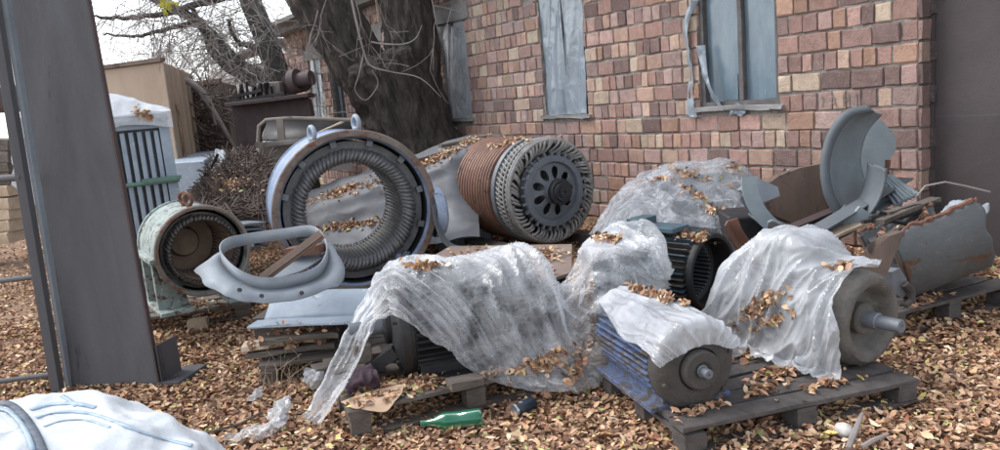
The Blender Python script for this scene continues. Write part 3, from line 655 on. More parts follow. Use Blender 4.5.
gp_ = G(58, 392); gt = D(5, 70, gp_[1]+.02); gt2 = gt+(gt-gp_)*.35
gf = thing('gate_frame', gp_, 'thin dark steel post with two horizontal bars left of the wide column', 'gate frame')
mb = MB(); mb.beam(gp_-Z*.03, gt2, .055, .055, up=np.array([0, 1., 0])); mb.build('post', m_pillar, gf, bevel=.003)
mb = MB(); mb.beam(gp_+np.array([.045, .05, 0]), gt2+np.array([.045, .05, 0]), .02, .05, up=np.array([0, 1., 0])); mb.build('edge_strip', m_duct, gf)
for (x0, y0, x1, y1) in ((-60, 288, 41, 276), (-60, 390, 54, 374)):
    mb = MB(); mb.cyl(D(x0, y0, gp_[1]+.25), D(x1, y1, gp_[1]), .016, 10); mb.build('bar', m_pillar, gf)
mb = MB(); mb.cyl(D(-60, 184, gp_[1]+.25), D(22, 177, gp_[1]), .022, 12); mb.build('bar', m_pillar, gf)

# ---------------------------------------------------------------- plank stack far left
for k in range(9):
    p = D(-60, 238-k*12, 9.6); q = D(24, 233-k*11, 9.4); 
    mb = MB(); mb.plank(p, q, .5, .135+.01*(k % 2), wob=.01); o = mb.build('plank', m_wood2 if k < 5 else m_wood, bevel=.004)
    o['label'] = ('bottom','second','third','fourth','fifth','sixth','seventh','eighth','top')[k]+' plank from the ground in the stack left of the gate post'; o['category'] = 'plank'; o['group'] = 'planks stacked at the far left'

# ---------------------------------------------------------------- radiator cabinet (transformer) with film cover
rc = D(150, 200, 7.3); rc[2] = 0
aX = right(27); aY = np.cross(Z, aX); RA = (aX, aY, Z)
rR = D(171, 150, 7.2); rR[2] = 0; rw = .95
def rp(u, v, z): return rR-aX*rw*(1-u)+aY*v+Z*z
rad = thing('transformer_cabinet', rp(.5, .4, 0), 'pale blue transformer cabinet with barred radiator grille under a film cover', 'transformer')
mb = MB(); mb.box(rp(.5, .5, .8), (rw-.1, .8, 1.5), RA); mb.build('tank', m_steel, rad, bevel=.01)
mb = MB()
mb.box(rp(.97, .03, .8), (.09, .09, 1.62), RA); mb.box(rp(.03, .03, .8), (.09, .09, 1.62), RA); mb.box(rp(.5, .031, 1.57), (rw-.02, .085, .1), RA); mb.box(rp(.5, .032, .1), (rw-.02, .085, .12), RA)
mb.box(rp(.985, .5, .8), (.03, .9, 1.6), RA); mb.box(rp(.5, .45, 1.63), (rw+.04, 1.0, .04), RA)
mb.build('frame', m_pale, rad, bevel=.006)
for k in range(11):
    mb = MB(); mb.box(rp(.13+.76*k/10, .04, .82), (.042, .07, 1.36), RA); mb.build('radiator_fin', m_pale, rad, bevel=.008)
mb = MB(); mb.cyl(rp(-.1, -.07, 1.02), rp(1.03, -.07, 1.02), .02, 12); mb.build('pipe', m_pipe_g, rad)
mb = MB(); mb.box(rp(.87, -.075, 1.045), (.34, .05, .035), RA); mb.build('bracket', m_pipe_g, rad)
C = [[rp(u, v, z+.0) for v, z in zip((-.085, -.07, -.03, .35, .95), (1.54-.03*math.sin(u*7), 1.63, 1.69, 1.9-.42*max(0, u-.55), 1.8-.2*u))] for u in (-.06, .15, .4, .65, .85, 1.0, 1.05)]
P = smooth_grid(C, 60, 40); mb = MB(); mb.grid(crinkle(P, .02, 3, 3)); cov = mb.build('film_cover', f_milky, solid=.001, label='white film cover tented over the barred transformer cabinet', category='plastic sheet')
# hidden-side cabinet slice seen left of the column
C = [[D(12+14*i, 112+12*i+j*24, 8.6-.3*j) for j in range(4)] for i in range(3)]
mb = MB(); P = smooth_grid(C, 20, 26); mb.grid(crinkle(P, .03, 5, 6)); mb.build('film_wrap', f_milky, solid=.002, label='white film wrapped on the pallet load seen between gate post and column', category='plastic sheet')

# ---------------------------------------------------------------- beige rusty tank, taupe container, blue plinth
def quadbox(mb, A, B, dirv, depth, z0, z1):
    """box with front edge A-B (plan) and going back along dirv"""
    A = np.array(A, float); B = np.array(B, float); A[2] = B[2] = 0; dv = nrm(dirv)*depth
    p = [A, B, B+dv, A+dv]; mb.add([q+Z*z0 for q in p]+[q+Z*z1 for q in p], [(0, 1, 5, 4), (1, 2, 6, 5), (2, 3, 7, 6), (3, 0, 4, 7), (3, 2, 1, 0), (4, 5, 6, 7)])
tk = thing('rusty_tank', D(135, 165, 10), 'big beige steel tank with rust streaks behind the transformer cabinet', 'tank')
A = D(40, 70, 10.4); B = D(163, 62, 9.6); zt = D(163, 61, 9.6)[2]; zb = D(176, 165, 9.6)[2]
dv = D(190, 100, 12.2)-D(163, 100, 9.6); dv[2] = 0
mb = MB(); quadbox(mb, A, B, dv, np.linalg.norm(dv), zb, zt); mb.build('shell', m_tank, tk, bevel=.02)
mb = MB()
for t in (.18, .38, .58, .78): 
    q = B+dv*t; q[2] = 0; mb.beam(q+Z*zb, q+Z*(zt-.02), .07, .06, up=nrm(dv))
mb.build('side_ribs', m_tank, tk)
mb = MB(); A2 = A.copy(); A2[2] = zt+.02; B2 = B.copy(); B2[2] = zt+.02; mb.beam(A2, B2, .08, .05); mb.build('top_rim', m_rustplate, tk)
mb = MB(); A = D(70, 160, 9.4); B = D(205, 165, 8.6); dv = D(222, 140, 11.5)-D(205, 140, 8.6); dv[2] = 0
quadbox(mb, A, B, dv, np.linalg.norm(dv), .0, D(205, 160, 8.6)[2]); pl = mb.build('plinth', m_pale, bevel=.02, label='pale blue steel base box under the rusty beige tank', category='base')
ct_ = thing('container', D(215, 140, 12.5), 'taupe sheet metal container right behind the beige tank', 'container')
mb = MB(); A = D(182, 140, 12.6); B = D(229, 140, 12.2); z1 = D(215, 82, 12.4)[2]; quadbox(mb, A, B, (-.2, 1, 0), 2, .2, z1); mb.build('shell', m_taupe, ct_, bevel=.02)
mb = MB(); A[2] = B[2] = z1; mb.beam(A, B, .06, .08); B3 = B.copy(); B3[2] = .2; mb.beam(B-Z*.05, B3, .08, .06, up=np.array([0, 1., 0])); mb.build('rim', m_rustplate, ct_)
# tangled dead vines on its front
mb = MB(); rr = np.random.default_rng(21)
for k in range(200):
    x = rr.normal(201, 8); y = rr.uniform(88, 158); p = D(x, y, 12.1-rr.random()*.5)
    pts = [p]; d = rr.normal(0, 1, 3)
    for _ in range(5): d = nrm(d+rr.normal(0, .7, 3)); pts.append(pts[-1]+d*.11)
    mb.tube(pts, .011, 3, False)
mb.build('dead_vine', m_brush, ang=180, kind='stuff', label='dark tangle of dead vines between tank and container', category='vines')
for pts, w_, lb in (([(176, 78), (190, 82), (203, 92), (212, 106), (216, 125)], .05, 'thick pale dead stem arching over the dark vines'), ([(200, 92), (212, 108), (224, 128), (236, 150), (240, 160)], .035, 'straight pale dead branch slanting down beside the container')):
    mb = MB(); mb.tube([D(x, y, 11.4) for x, y in pts], [w_, w_, w_*.9, w_*.7, w_*.4], 8); mb.build('dead_branch', m_twig, label=lb, category='branch')
# brush heap
bp_ = MB(); rr = np.random.default_rng(31)
for i in range(2600):
    x = rr.uniform(196, 268); base = 152+abs(x-240)*.25+max(0, 222-x)*1.7
    y = rr.uniform(base, 214); dpt = 8.9-(y-150)/64*2.0+rr.normal(0, .12)
    p = D(x, y, dpt)
    d = nrm(rr.normal(0, 1, 3)*np.array([1, .7, .55])); l = rr.uniform(.06, .2)
    bp_.tube([p-d*l, p+rr.normal(0, .015, 3), p+d*l+rr.normal(0, .03, 3)], rr.uniform(.004, .009), 3, False)
bp_.build('brush_heap', m_brush, ang=180, kind='stuff', label='heap of dark dry brushwood between pale plinth and big blue stator', category='brushwood')
mb = MB(); C = [[D(x, y, 8.98-(y-150)/64*2.0) for y in (162, 180, 200, 222)] for x in (212, 226, 245, 268)]
mb.grid(smooth_grid(C, 12, 12)); mb.build('brush_floor', m_woodd, kind='stuff', label='matted dark twigs under the brushwood heap', category='brushwood')
mb = MB(); P = smooth_grid([[D(216, 150, 8.6), D(226, 150, 8.6)], [D(208, 172, 8.2), D(224, 172, 8.2)], [D(199, 186, 8), D(208, 192, 8)]], 20, 12); mb.grid(crinkle(P, .05, 6)); mb.build('rag', m_duct, solid=.003, label='pale rag hanging off the end of the blue plinth', category='rag')
mb = MB(); mb.tube([D(x, y, 8.0) for x, y in ((218, 154), (212, 166), (203, 178), (200, 186), (208, 189))], .018, 6); mb.build('hose', m_wire, label='black hose curling down beside the pale rag', category='hose')

# ---------------------------------------------------------------- brown machine frame, bin
fm = thing('machine_frame', D(245, 165, 10.3), 'dark brown steel machine frame with arched opening behind the big stator', 'machine frame')
mb = MB(); d_ = 10.3
def poly_prism(mb, pts, d0, thick=.3):
    P = [D(x, y, d0) for x, y in pts]; k = len(P); bk = [p+np.array([-.05, thick, 0]) for p in P]
    mb.add(P+bk, [tuple(range(k))[::-1], tuple(range(k, 2*k))]+[(i, (i+1) % k, k+(i+1) % k, k+i) for i in range(k)])
poly_prism(mb, [(232, 108), (247, 106), (256, 160), (240, 163)], d_, .5)
mb.build('leg', m_brown, fm, ang=30)
mb = MB(); poly_prism(mb, [(231, 107), (262, 100), (308, 98), (312, 116), (285, 118), (262, 124), (257, 135), (258, 158), (249, 158), (246, 122)], d_-.1, .4); mb.build('arched_plate', m_brown, fm)
mb = MB(); mb.plank(D(231, 105, d_-.15), D(312, 95, d_-.15), .5, .05); mb.build('top_ledge', m_brown, fm)
for pts in ([(258, 142), (300, 136)], [(277, 120), (279, 142)], [(258, 125), (300, 118)], [(258, 125), (258, 152)]):
    pass
jk = thing('old_engine', D(270, 100, 10.6), 'dark tangled engine block with drums on top of the brown frame', 'engine')
mb = MB(); mb.cyl(D(290, 84, 10.5), D(303, 82, 10.9), .14, 20); mb.build('drum', m_brown, jk)
mb = MB(); mb.box(D(272, 92, 10.5), (.32, .3, .26)); mb.build('housing', m_taupe, jk, bevel=.02)
mb = MB(); mb.lathe(D(292, 82, 10.2), (1, -.3, .1), [(0, .16), (.1, .16), (.1, .1), (.3, .1), (.3, 0)], 20); mb.build('pulley', m_brown, jk)
for k in range(9):
    mb = MB(); x = 240+k*4.2; mb.beam(D(x, 101, 10.4), D(x-2+rng.normal(0, 3), 82+rng.uniform(-3, 7), 10.3), .03, .05); mb.build('rod', m_black, jk)
mb = MB(); mb.beam(D(222, 104, 10.4), D(285, 93, 10.2), .05, .04); mb.beam(D(230, 98, 10.4), D(262, 90, 10.2), .04, .04); mb.build('rails', m_black, jk)
bn = thing('steel_bin', D(305, 160, 9.3), 'open dark steel bin with grey rim behind the big stator', 'bin')
mb = MB(); A = D(268, 118, 9.6); B = D(352, 119, 9.8)
mb.grid(np.array([[D(262, 140, 9.2), D(268, 118, 9.9)], [D(352, 142, 9.2), D(356, 120, 9.9)]])); mb.build('back_panel', m_black, bn, solid=.02)
mb = MB(); poly_prism(mb, [(258, 143), (310, 138), (352, 136), (352, 170), (262, 172)], 9.0, .05); mb.build('front_panel', m_taupe, bn)
mb = MB(); r_ = [(258, 142), (259, 126), (266, 120), (290, 118), (352, 120)]; mb.tube([D(x, y, 8.95) for x, y in r_], .022, 8); mb.beam(D(280, 119, 8.95), D(282, 142, 8.95), .08, .05, up=np.array([0, 1., 0])); mb.plank(D(256, 145, 8.9), D(352, 137, 8.9), .07, .06); mb.build('rim', m_taupe, bn)
mb = MB(); mb.plank(D(300, 141, 9.1), D(345, 121, 9.3), .09, .02); mb.build('wooden_lath', m_wood2, label='pale lath lying across the open steel bin', category='slat')

# ================================================================ BIG STATOR
def ring_coils(mb, o, ax, r0, r1, dz, n, lean, rt, bulge=.03, bend=1.0):
    """slanted coil ends around a bore: each a rounded bar from the bore to the outer ring"""
    ax = nrm(ax); x = nrm(np.cross(ax, Z)); y = np.cross(x, ax)
    for k in range(n):
        jr = rng.normal(0, .004); a = 2*PI*k/n+rng.normal(0, .006); P = []
        for t in np.linspace(0, 1, 6):
            aa = a+lean*t; r_ = r0+(r1-r0)*t+jr*t
            P.append(o+(x*math.cos(aa)+y*math.sin(aa))*r_+ax*(dz*math.sin(PI*min(t*.85+.12, 1))))
        mb.tube(P, rt, 6)
def stator(name, label, cat, o, az, R, Rb, L, ncoil, m_house, m_rimm, m_wind, m_bore, rim=.05, lean=.12, wd=.13, tilt=0):
    ax = nrm(away(az)+Z*tilt); front = -ax
    root = thing(name, (o[0], o[1], o[2]-R), label, cat)
    # housing
    mb = MB()
    def wob(a, t): return .0
    prof = [(0, R-rim), (0, R), (.03, R), (.035, R-.012)]+[(t, R-.012) for t in np.linspace(.05, L-.05, 6)]+[(L-.035, R-.012), (L-.03, R), (L, R), (L, R-rim), (L-.04, R-rim*1.3), (.05, R-rim*1.3)]
    mb.lathe(o, ax, prof, 96, closed=True); mb.build('housing', m_house, root, ang=40)
    mb = MB(); mb.lathe(o-ax*.004, ax, [(0, R-rim), (-.006, R-rim+.004), (-.008, R-.006), (0, R+.002), (.024, R+.003), (.024, R-rim)], 96); mb.build('front_flange', m_rimm, root, ang=40)
    # core with slotted bore
    mb = MB(); mb.lathe(o, ax, [(.04, R-rim*1.32), (L-.04, R-rim*1.32)], 96); mb.build('inner_shell', m_black, root)  # black lining paints in the shade of the gap between rim and coils
    nn = ncoil*2*2; mz = 44; Q = []
    x = nrm(np.cross(ax, Z)); y = np.cross(x, ax)
    for i in range(nn):
        a = 2*PI*i/nn; row = []
        for j in range(mz):
            t = wd+(L-.09-wd)*j/(mz-1); rr_ = Rb+(.014 if (i//2) % 2 else 0)+(.008 if j % 4 == 0 else 0)
            row.append(o+ax*t+(x*math.cos(a)+y*math.sin(a))*rr_)
        Q.append(row)
    mb = MB(); mb.grid(np.array(Q), cu=True); mb.build('bore', m_bore, root, ang=25)
    Rc = R-rim*1.5-.01
    mb = MB(); mb.lathe(o, ax, [(wd+.01, Rb+.006), (wd+.01, Rc), (L-.14, Rc), (L-.14, Rb+.006)], 96); mb.build('core', m_wind, root, ang=30)
    for nm, t0, s in (('front_winding', wd, 1), ('rear_winding', L-.13, -1)):
        mb = MB(); w = (Rc-Rb)*.6
        ring_coils(mb, o+ax*(t0), front*s, Rb+.005, Rb+w, .085, ncoil, lean, PI*(Rb+w*.5)/ncoil*.86)
        mb.torus(o+ax*(t0-.02*s), ax, Rb+w*.55, w*.42, 96, 8); mb.build(nm, m_wind, root, ang=60)
    return root, ax
# ring dimensions read from the photograph
o = D(357, 212, 6.05); R_ = .665
st, sax = stator('large_stator', 'large blue motor stator ring with grey coil winding and two lifting eyes', 'motor stator', o, 19, R_, .40, .92, 84, m_blue, m_rim, m_coil, m_core, rim=.055, lean=.1)
x_ = nrm(np.cross(sax, Z))
for k in range(12):
    mb = MB(); a = 2*PI*k/12+.2; dr = (x_*math.cos(a)+np.cross(x_, sax)*math.sin(a)); tg = np.cross(dr, sax)
    mb.box(o+sax*.1+dr*.572, (.06, .05, .05), (dr, tg, sax)); mb.build('core_clamp', m_steel, st)
for a in (-.42, .13):
    p = o+sax*.06+(x_*math.sin(a)+np.cross(x_, sax)*0+Z*math.cos(a))*R_
    mb = MB(); mb.torus(p+Z*.055, sax*.3+x_, .052, .019, 20, 10, ref=sax); mb.cyl(p-Z*.03, p+Z*.015, .035, 14); mb.build('lifting_eye', m_pale, st)
mb = MB()
for sgn in (1,): # side terminal fairing on the right
    p = o+x_*sgn*(R_-.02)
    mb.lathe(p+sax*.12-Z*.1, x_, [(0, .22), (.05, .22), (.09, .2), (.11, .16), (.11, 0)], 30, ref=Z)
mb.build('side_cover', m_blue, st)
for s_ in (-1, 1):
    mb = MB(); mb.box(o+x_*s_*.4-Z*(R_-.1)+sax*.45, (.22, .7, .3), (x_, sax, Z)); mb.build('foot', m_blue, st, bevel=.02)

# ================================================================ SMALL STATOR ON PALLET
o2 = D(204, 251, 5.15); R2 = .318
s2, ax2 = stator('small_stator', 'smaller stator with flaking green and white paint on a low pallet', 'motor stator', o2, 34, R2, .21, .68, 54, m_green, m_rim, m_coil_d, m_core_b, rim=.026, lean=.14, wd=.07)
x2 = nrm(np.cross(ax2, Z))
mb = MB(); mb.lathe(o2, ax2, [(.66, R2-.03), (.66, .12), (.6, .1), (.6, 0)], 48); mb.build('rear_shield', m_core_b, s2)
for t in (.1, .26):
    p = o2+ax2*t-x2*.05*0+Z*(R2-.01)-x2*(.03)
    mb = MB(); mb.torus(p+Z*.055, x2+ax2*.5, .038, .013, 18, 8, ref=Z); mb.cyl(p-Z*.03, p+Z*.02, .02, 10); mb.build('lifting_eye', m_rust, s2)
for s_ in (-1, 1):
    mb = MB()
    for t in (.12, .5):
        mb.add([tuple(o2+ax2*(t+dt)+x2*s_*u+Z*v) for dt in (0, .05) for u, v in ((R2-.06, .02), (R2+.01, -.02), (R2+.01, -R2-.08), (R2-.2, -R2-.08), (R2-.17, -R2*.72))], [(0, 1, 2, 3, 4), (9, 8, 7, 6, 5), (0, 5, 6, 1), (1, 6, 7, 2), (2, 7, 8, 3), (3, 8, 9, 4), (4, 9, 5, 0)])
    mb.box(o2+ax2*.33+x2*s_*(R2-.09)-Z*(R2+.075), (.22, .66, .03), (x2, ax2, Z)); mb.box(o2+ax2*.33+x2*s_*(R2+.01)-Z*.02, (.05, .62, .035), (x2, ax2, Z))
    mb.build('foot', m_green, s2, bevel=.006)

# ================================================================ ROTOR
m_wheel = mat('light_wheel_paint', sr(150, 152, 155), sr(122, 124, 128), rust=sr(110, 92, 80), amt=.64, sc=6, rough=.6, bump=.3)
m_weave = mat('pale_woven_tape', sr(150, 148, 146), sr(112, 110, 108), sc=12, rough=.8, bump=.4, dust=sr(84, 80, 78), damt=.6)
o3 = D(553, 191, 7.15); o3[2] = max(o3[2], .5); R3 = .492; ax3 = nrm(away(31)+Z*0); x3 = nrm(np.cross(ax3, Z))
ro = thing('rotor', (o3[0], o3[1], o3[2]-.52), 'heavy rotor drum with rusty ribbed body, woven winding and grey spoked wheel', 'rotor')
mb = MB(); prof = [(.28, 0), (.28, R3+.01), (.30, R3+.03)]
for k in range(14): t = .34+k*.052; prof += [(t, R3+.0), (t+.01, R3+.03), (t+.03, R3+.036), (t+.037, R3+.0)]
prof += [(1.09, R3), (1.12, R3-.1), (1.12, 0)]
mb.lathe(o3, ax3, prof, 96); mb.build('ribbed_body', m_lam, ro, ang=25)
mb = MB(); mb.lathe(o3, ax3, [(.24, R3-.05), (.24, R3+.028), (.285, R3+.034), (.285, R3-.05)], 80); mb.build('band', m_steel, ro, ang=30)
mb = MB(); y3 = np.cross(x3, ax3)
rr = np.random.default_rng(4)
for lay, (sgn, n_) in enumerate(((1, 66), (-1, 66))):
    for k in range(n_):
        a = 2*PI*k/n_; P = []
        for t in np.linspace(0, 1, 7):
            rad_ = (R3+.005-.008*lay)+.02*math.sin(PI*t)-.03*t; P.append(o3+ax3*(.25-.25*t)+(x3*math.cos(a+sgn*.2*t)+y3*math.sin(a+sgn*.2*t))*rad_)
        mb.tube(P, .0095, 5)
for t in (.04, .1, .17): mb.torus(o3+ax3*t, ax3, R3+.012, .012, 96, 6)
mb.build('woven_winding', m_weave, ro, ang=60)
mb = MB()
for k in range(60):
    wj = rng.normal(0, .005); a = 2*PI*k/60+rng.normal(0, .02); P = []
    for t in np.linspace(0, 1, 5): P.append(o3+ax3*(-.0-.035*math.sin(PI*t)+.05*t)+(x3*math.cos(a+.16*t)+y3*math.sin(a+.16*t))*(R3-.01-.11*t+wj)+ax3*wj)
    mb.tube(P, .0125, 5)
mb.torus(o3+ax3*.02, ax3, R3-.005, .02, 96, 8); mb.build('coil_ends', m_weave, ro, ang=60)
mb = MB(); mb.lathe(o3, ax3, [(.1, 0), (.1, R3-.06)], 48); mb.build('coil_backing', m_black, ro)
mb = MB(); Rw = .345
mb.lathe(o3, ax3, [(.08, Rw-.005), (-.02, Rw), (-.035, Rw-.01), (-.035, Rw-.06), (-.02, Rw-.068), (.06, Rw-.075)], 80)
for k in range(28):
    a = 2*PI*k/28; dr = x3*math.cos(a)+y3*math.sin(a); mb.box(o3+dr*(Rw+.012)-ax3*.018, (.05, .022, .03), (dr, np.cross(dr, ax3), ax3), .002)
mb.build('toothed_rim', m_steel, ro, ang=35)
mb = MB(); nu, nr = 192, 26; Q = {}
ra, rb_ = .09, Rw-.07; V = []; Fz = []
for i in range(nu):
    for j in range(nr+1):
        a = 2*PI*i/nu; q = ra+(rb_-ra)*j/nr; V.append(o3+(x3*math.cos(a)+y3*math.sin(a))*q+ax3*(.01-.03*(1-j/nr)))
for i in range(nu):
    for j in range(nr):
        a = 2*PI*(i+.5)/nu; q = ra+(rb_-ra)*(j+.5)/nr; k = round(a/(2*PI/9)); a0 = k*2*PI/9
        u = q*math.cos(a-a0)-.178; v = q*math.sin(a-a0)
        if (u/.062)**2+(v/(.034+.12*max(0, u+.02)))**2 < 1: continue
        b_ = (i+1) % nu; Fz.append((i*(nr+1)+j, b_*(nr+1)+j, b_*(nr+1)+j+1, i*(nr+1)+j+1))
mb.add(V, Fz); mb.build('spoked_disc', m_steel, ro, solid=.02)
mb = MB(); mb.lathe(o3, ax3, [(.1, .12), (-.07, .12), (-.09, .11), (-.09, .085), (-.15, .085), (-.165, .075), (-.165, 0)], 40); mb.build('hub', m_steel, ro, ang=30)
mb = MB(); mb.lathe(o3-ax3*.09, ax3, [(0, .125), (-.05, .125), (-.06, .115), (-.06, .08)], 40); mb.lathe(o3-ax3*.16, ax3, [(0, .088), (-.02, .088), (-.02, .055), (-.035, .055), (-.035, .012), (-.02, .01), (-.02, 0)], 30); mb.build('shaft_end', m_black, ro, ang=30)
for s_ in (-1, 1):
    mb = MB(); mb.plank(o3*np.array([1, 1, 0])+x3*s_*.42-ax3*.05+Z*.05, o3*np.array([1, 1, 0])+x3*s_*.42+ax3*1.15+Z*.05, .16, .11)
    k = mb.build('timber_chock', m_woodd, label=('left' if (x3*s_)[0] < 0 else 'right')+' timber bearer under the heavy rotor drum', category='timber', bevel=.005)

# ================================================================ PALLETS
def pallet(label, A, az, L, Wd_, top=.135, nb=6, blocks=3, mt=None, skip=(), warp=.004):
    """front-left ground corner A; boards run along the front edge"""
    e = right(az); a = away(az); mt = mt or m_woodd; A = np.array([A[0], A[1], 0.])
    root = thing('pallet', A+e*L/2+a*Wd_/2, label, 'pallet', 'wooden pallets in the yard')
    bw = Wd_/nb*.86
    for k in range(nb):
        if k in skip: continue
        y = bw/2+(Wd_-bw)*k/(nb-1); w = rng.normal(0, warp)
        mb = MB(); mb.plank(A+a*y+e*rng.uniform(-.01, .01)+Z*(top-.011+w), A+a*y+e*(L+rng.uniform(-.015, .015))+Z*(top-.011-w), bw, .022, wob=.002, n=12); mb.build('deck_board', mt, root, bevel=.002)
    for k in range(blocks):
        x = .05+(L-.1)*k/(blocks-1)
        mb = MB(); mb.plank(A+e*x+Z*(top-.033), A+e*x+a*Wd_+Z*(top-.033), .1, .02); mb.build('stringer', mt, root, bevel=.002)
        for y in (.05, Wd_/2, Wd_-.05):
            mb = MB(); mb.box(A+e*x+a*y+Z*((top-.043)/2+.008), (.1, .1, top-.06), (e, a, Z), .003); mb.build('block', mt, root, bevel=.004)
    for y in (.05, Wd_/2, Wd_-.05):
        mb = MB(); mb.plank(A+a*y+Z*.008, A+a*y+e*L+Z*.008, .095, .018); mb.build('bottom_board', mt, root)
    return root, A, e, a
# ---- front right pallet
pB, A, e, a = pallet('dark wet pallet carrying the two front motors on the right', G(686, 460), 16, 1.17, .80, .125, 6, 3)
def mp(u, v, z, A=A, e=e, a=a): return A+e*u+a*v+Z*z
def motor(name, label, o, ax, R, L, m_body, m_end, nf=34, hub=.09, sh=.03, shl=.12, fin=.03, bell=1.0, box=None, feet=None, fang=(0, 2*PI), ring=False):
    """o = centre of the drive-end face, ax points back along the body"""
    ax = nrm(ax); x = nrm(np.cross(ax, Z)); y = np.cross(x, ax)
    root = thing(name, (o[0], o[1], o[2]-R), label, 'electric motor')
    mb = MB(); mb.lathe(o, ax, [(.05, R-fin-.03), (.06, R-fin), (L-.04, R-fin), (L, R-fin-.03), (L, 0)], 56); mb.build('body', m_body, root, ang=40)
    for k in range(nf):
        t = 2*PI*k/nf; dr = x*math.cos(t)+y*math.sin(t)
        if fang[0] <= t <= fang[1]:
            mb = MB(); mb.plank(o+ax*.06+dr*(R-fin*.55), o+ax*(L-.03)+dr*(R-fin*.55), .009, fin*1.15, up=dr, wob=.0012, n=10); mb.build('cooling_fin', m_body, root)
    mb = MB()
    if ring:
        mb.lathe(o, ax, [(.1, R-.02), (.07, R*1.0), (.02, R*1.03), (-.03, R*.98), (-.055, R*.88), (-.055, R*.76), (-.035, R*.66), (.0, R*.6), (.02, R*.5), (.03, 0)], 64)
    else:
        mb.lathe(o, ax, [(.07, R-.02), (.05, R*1.0), (.0, R*.99), (-.02, R*.93), (-.04, R*.75), (-.045, R*.5), (-.03, R*.45), (-.03, 0)], 64)
    mb.rough(.004, 14); mb.build('end_shield', m_end, root, ang=50)
    mb = MB(); b0 = -.03 if not ring else .03; mb.lathe(o, ax, [(b0, hub), (b0-.04, hub), (b0-.05, hub*.9), (b0-.05, hub*.5), (b0-.035, sh)], 36); mb.build('bearing_cap', m_end, root, ang=35)
    mb = MB(); mb.lathe(o, ax, [(b0, sh), (b0-shl*.5, sh), (b0-shl*.52, sh*.8), (b0-shl, sh*.8), (b0-shl-.004, sh*.7), (b0-shl-.004, sh*.2), (b0-shl+.01, 0)], 24); mb.build('shaft', m_steel, root, ang=35)
    for k in range(6):
        t = 2*PI*k/6+.3; dr = x*math.cos(t)+y*math.sin(t); mb = MB(); mb.tube([o+dr*R*.86-ax*.01, o+dr*R*.86-ax*.045], .011, 6); mb.build('bolt', m_end, root, ang=30)
    for s_ in (-1, 1):
        mb = MB(); f0, f1 = feet or (.08, L-.08)
        mb.box(o+ax*(f0+f1)/2+x*s_*R*.72-y*0-Z*(R-.012), (R*.62, f1-f0, .026), (x, ax, y)); mb.box(o+ax*(f0+f1)/2+x*s_*R*.62-Z*(R*.84), (R*.16, f1-f0-.02, R*.3), (x, ax, y)); mb.build('foot', m_body, root, bevel=.005)
    return root, ax, x, y
# blue motor, front left of the pallet
RBm = .19; fo_ = mp(.155, .175, .125+RBm)
bm, axb, xb, yb = motor('blue_motor', 'blue finned motor with round grey end shield at the pallet front corner', fo_, away(16), RBm, .62, m_bluefin, m_cast, nf=40, fin=.028, hub=.085, sh=.026, shl=.09, feet=(.03, .6))
# second motor on the right, seen from its big ring end
RS = .222; fo2 = G(862, 318, .125+RS)
sm, axs, xs_, ys_ = motor('grey_motor', 'grey motor with big cast ring and long bare shaft under milky film', fo2, away(30), RS, .66, m_cast, m_castp, nf=30, fin=.022, hub=.075, sh=.04, shl=.22, ring=True, feet=(.1, .5))
mb = MB(); mb.box(fo2+axs*.36+Z*(RS+.045), (.24, .26, .13), (xs_, axs, Z)); mb.build('terminal_box', m_cast, sm, bevel=.015)
objs_s2 = [o_ for o_ in S.objects if o_.parent in (bm, sm, pB)]

# ---- film over the blue motor
def arr(rows): return np.array([[D(*p) for p in r_] for r_ in rows])
def loc_(o_, ax_, x_, rows): return np.array([[o_+ax_*t+x_*u+Z*h for t, u, h in r_] for r_ in rows])
C = loc_(fo_, axb, xb, [
  [(.66, -.13, .17), (.67, -.04, .215), (.66, .06, .21), (.66, .15, .15), (.65, .2, .03)],
  [(.48, -.16, .14), (.48, -.06, .205), (.48, .06, .20), (.47, .16, .12), (.46, .2, -.02)],
  [(.28, -.19, .08), (.28, -.09, .185), (.28, .06, .195), (.27, .17, .11), (.26, .2, -.03)],
  [(.12, -.185, .09), (.09, -.11, .17), (.06, .04, .195), (.06, .17, .11), (.05, .2, .0)],
  [(-.04, -.19, .045), (-.08, -.11, .07), (-.1, .02, .125), (-.09, .13, .13), (-.07, .23, .09)]])
P = smooth_grid(C, 60, 60)
P = cloth(P, [c_cyl(fo_-axb*.05, fo_+axb*.64, RBm+.022), c_floor(.14)], pins=[(0, 0), (59, 0), (59, 59)], slack=1.04, steps=80, g=.0004, seed=4, rn=.015)
mb = MB(); mb.grid(folds(smooth_grid(P, 130, 130), .013, (2.5, .6), (-3, 9), 1, 3)); fB = mb.build('film_sheet', f_milky, solid=.001, label='milky film sheet draped over the blue finned motor', category='plastic sheet')
# ---- film over the second motor
C = loc_(fo2, axs, xs_, [
  [(-.01, .12, .2), (-.02, .02, .24), (-.01, -.13, .21), (-.03, -.23, .1), (-.05, -.27, -.06), (-.07, -.3, -.2)],
  [(.12, .16, .2), (.12, .05, .3), (.12, -.12, .24), (.1, -.26, .1), (.08, -.3, -.06), (.05, -.33, -.19)],
  [(.3, .2, .25), (.3, .08, .41), (.3, -.1, .36), (.28, -.25, .16), (.26, -.31, -.02), (.24, -.35, -.16)],
  [(.48, .2, .2), (.48, .08, .36), (.48, -.1, .31), (.46, -.24, .16), (.44, -.3, .02), (.42, -.35, -.12)],
  [(.66, .2, .1), (.68, .06, .22), (.7, -.1, .2), (.72, -.22, .12), (.72, -.32, .05), (.7, -.4, -.04)],
  [(.8, .2, .02), (.82, .05, .1), (.86, -.1, .09), (.9, -.25, .04), (.9, -.36, .0), (.86, -.46, -.06)]])
P = smooth_grid(C, 66, 66)
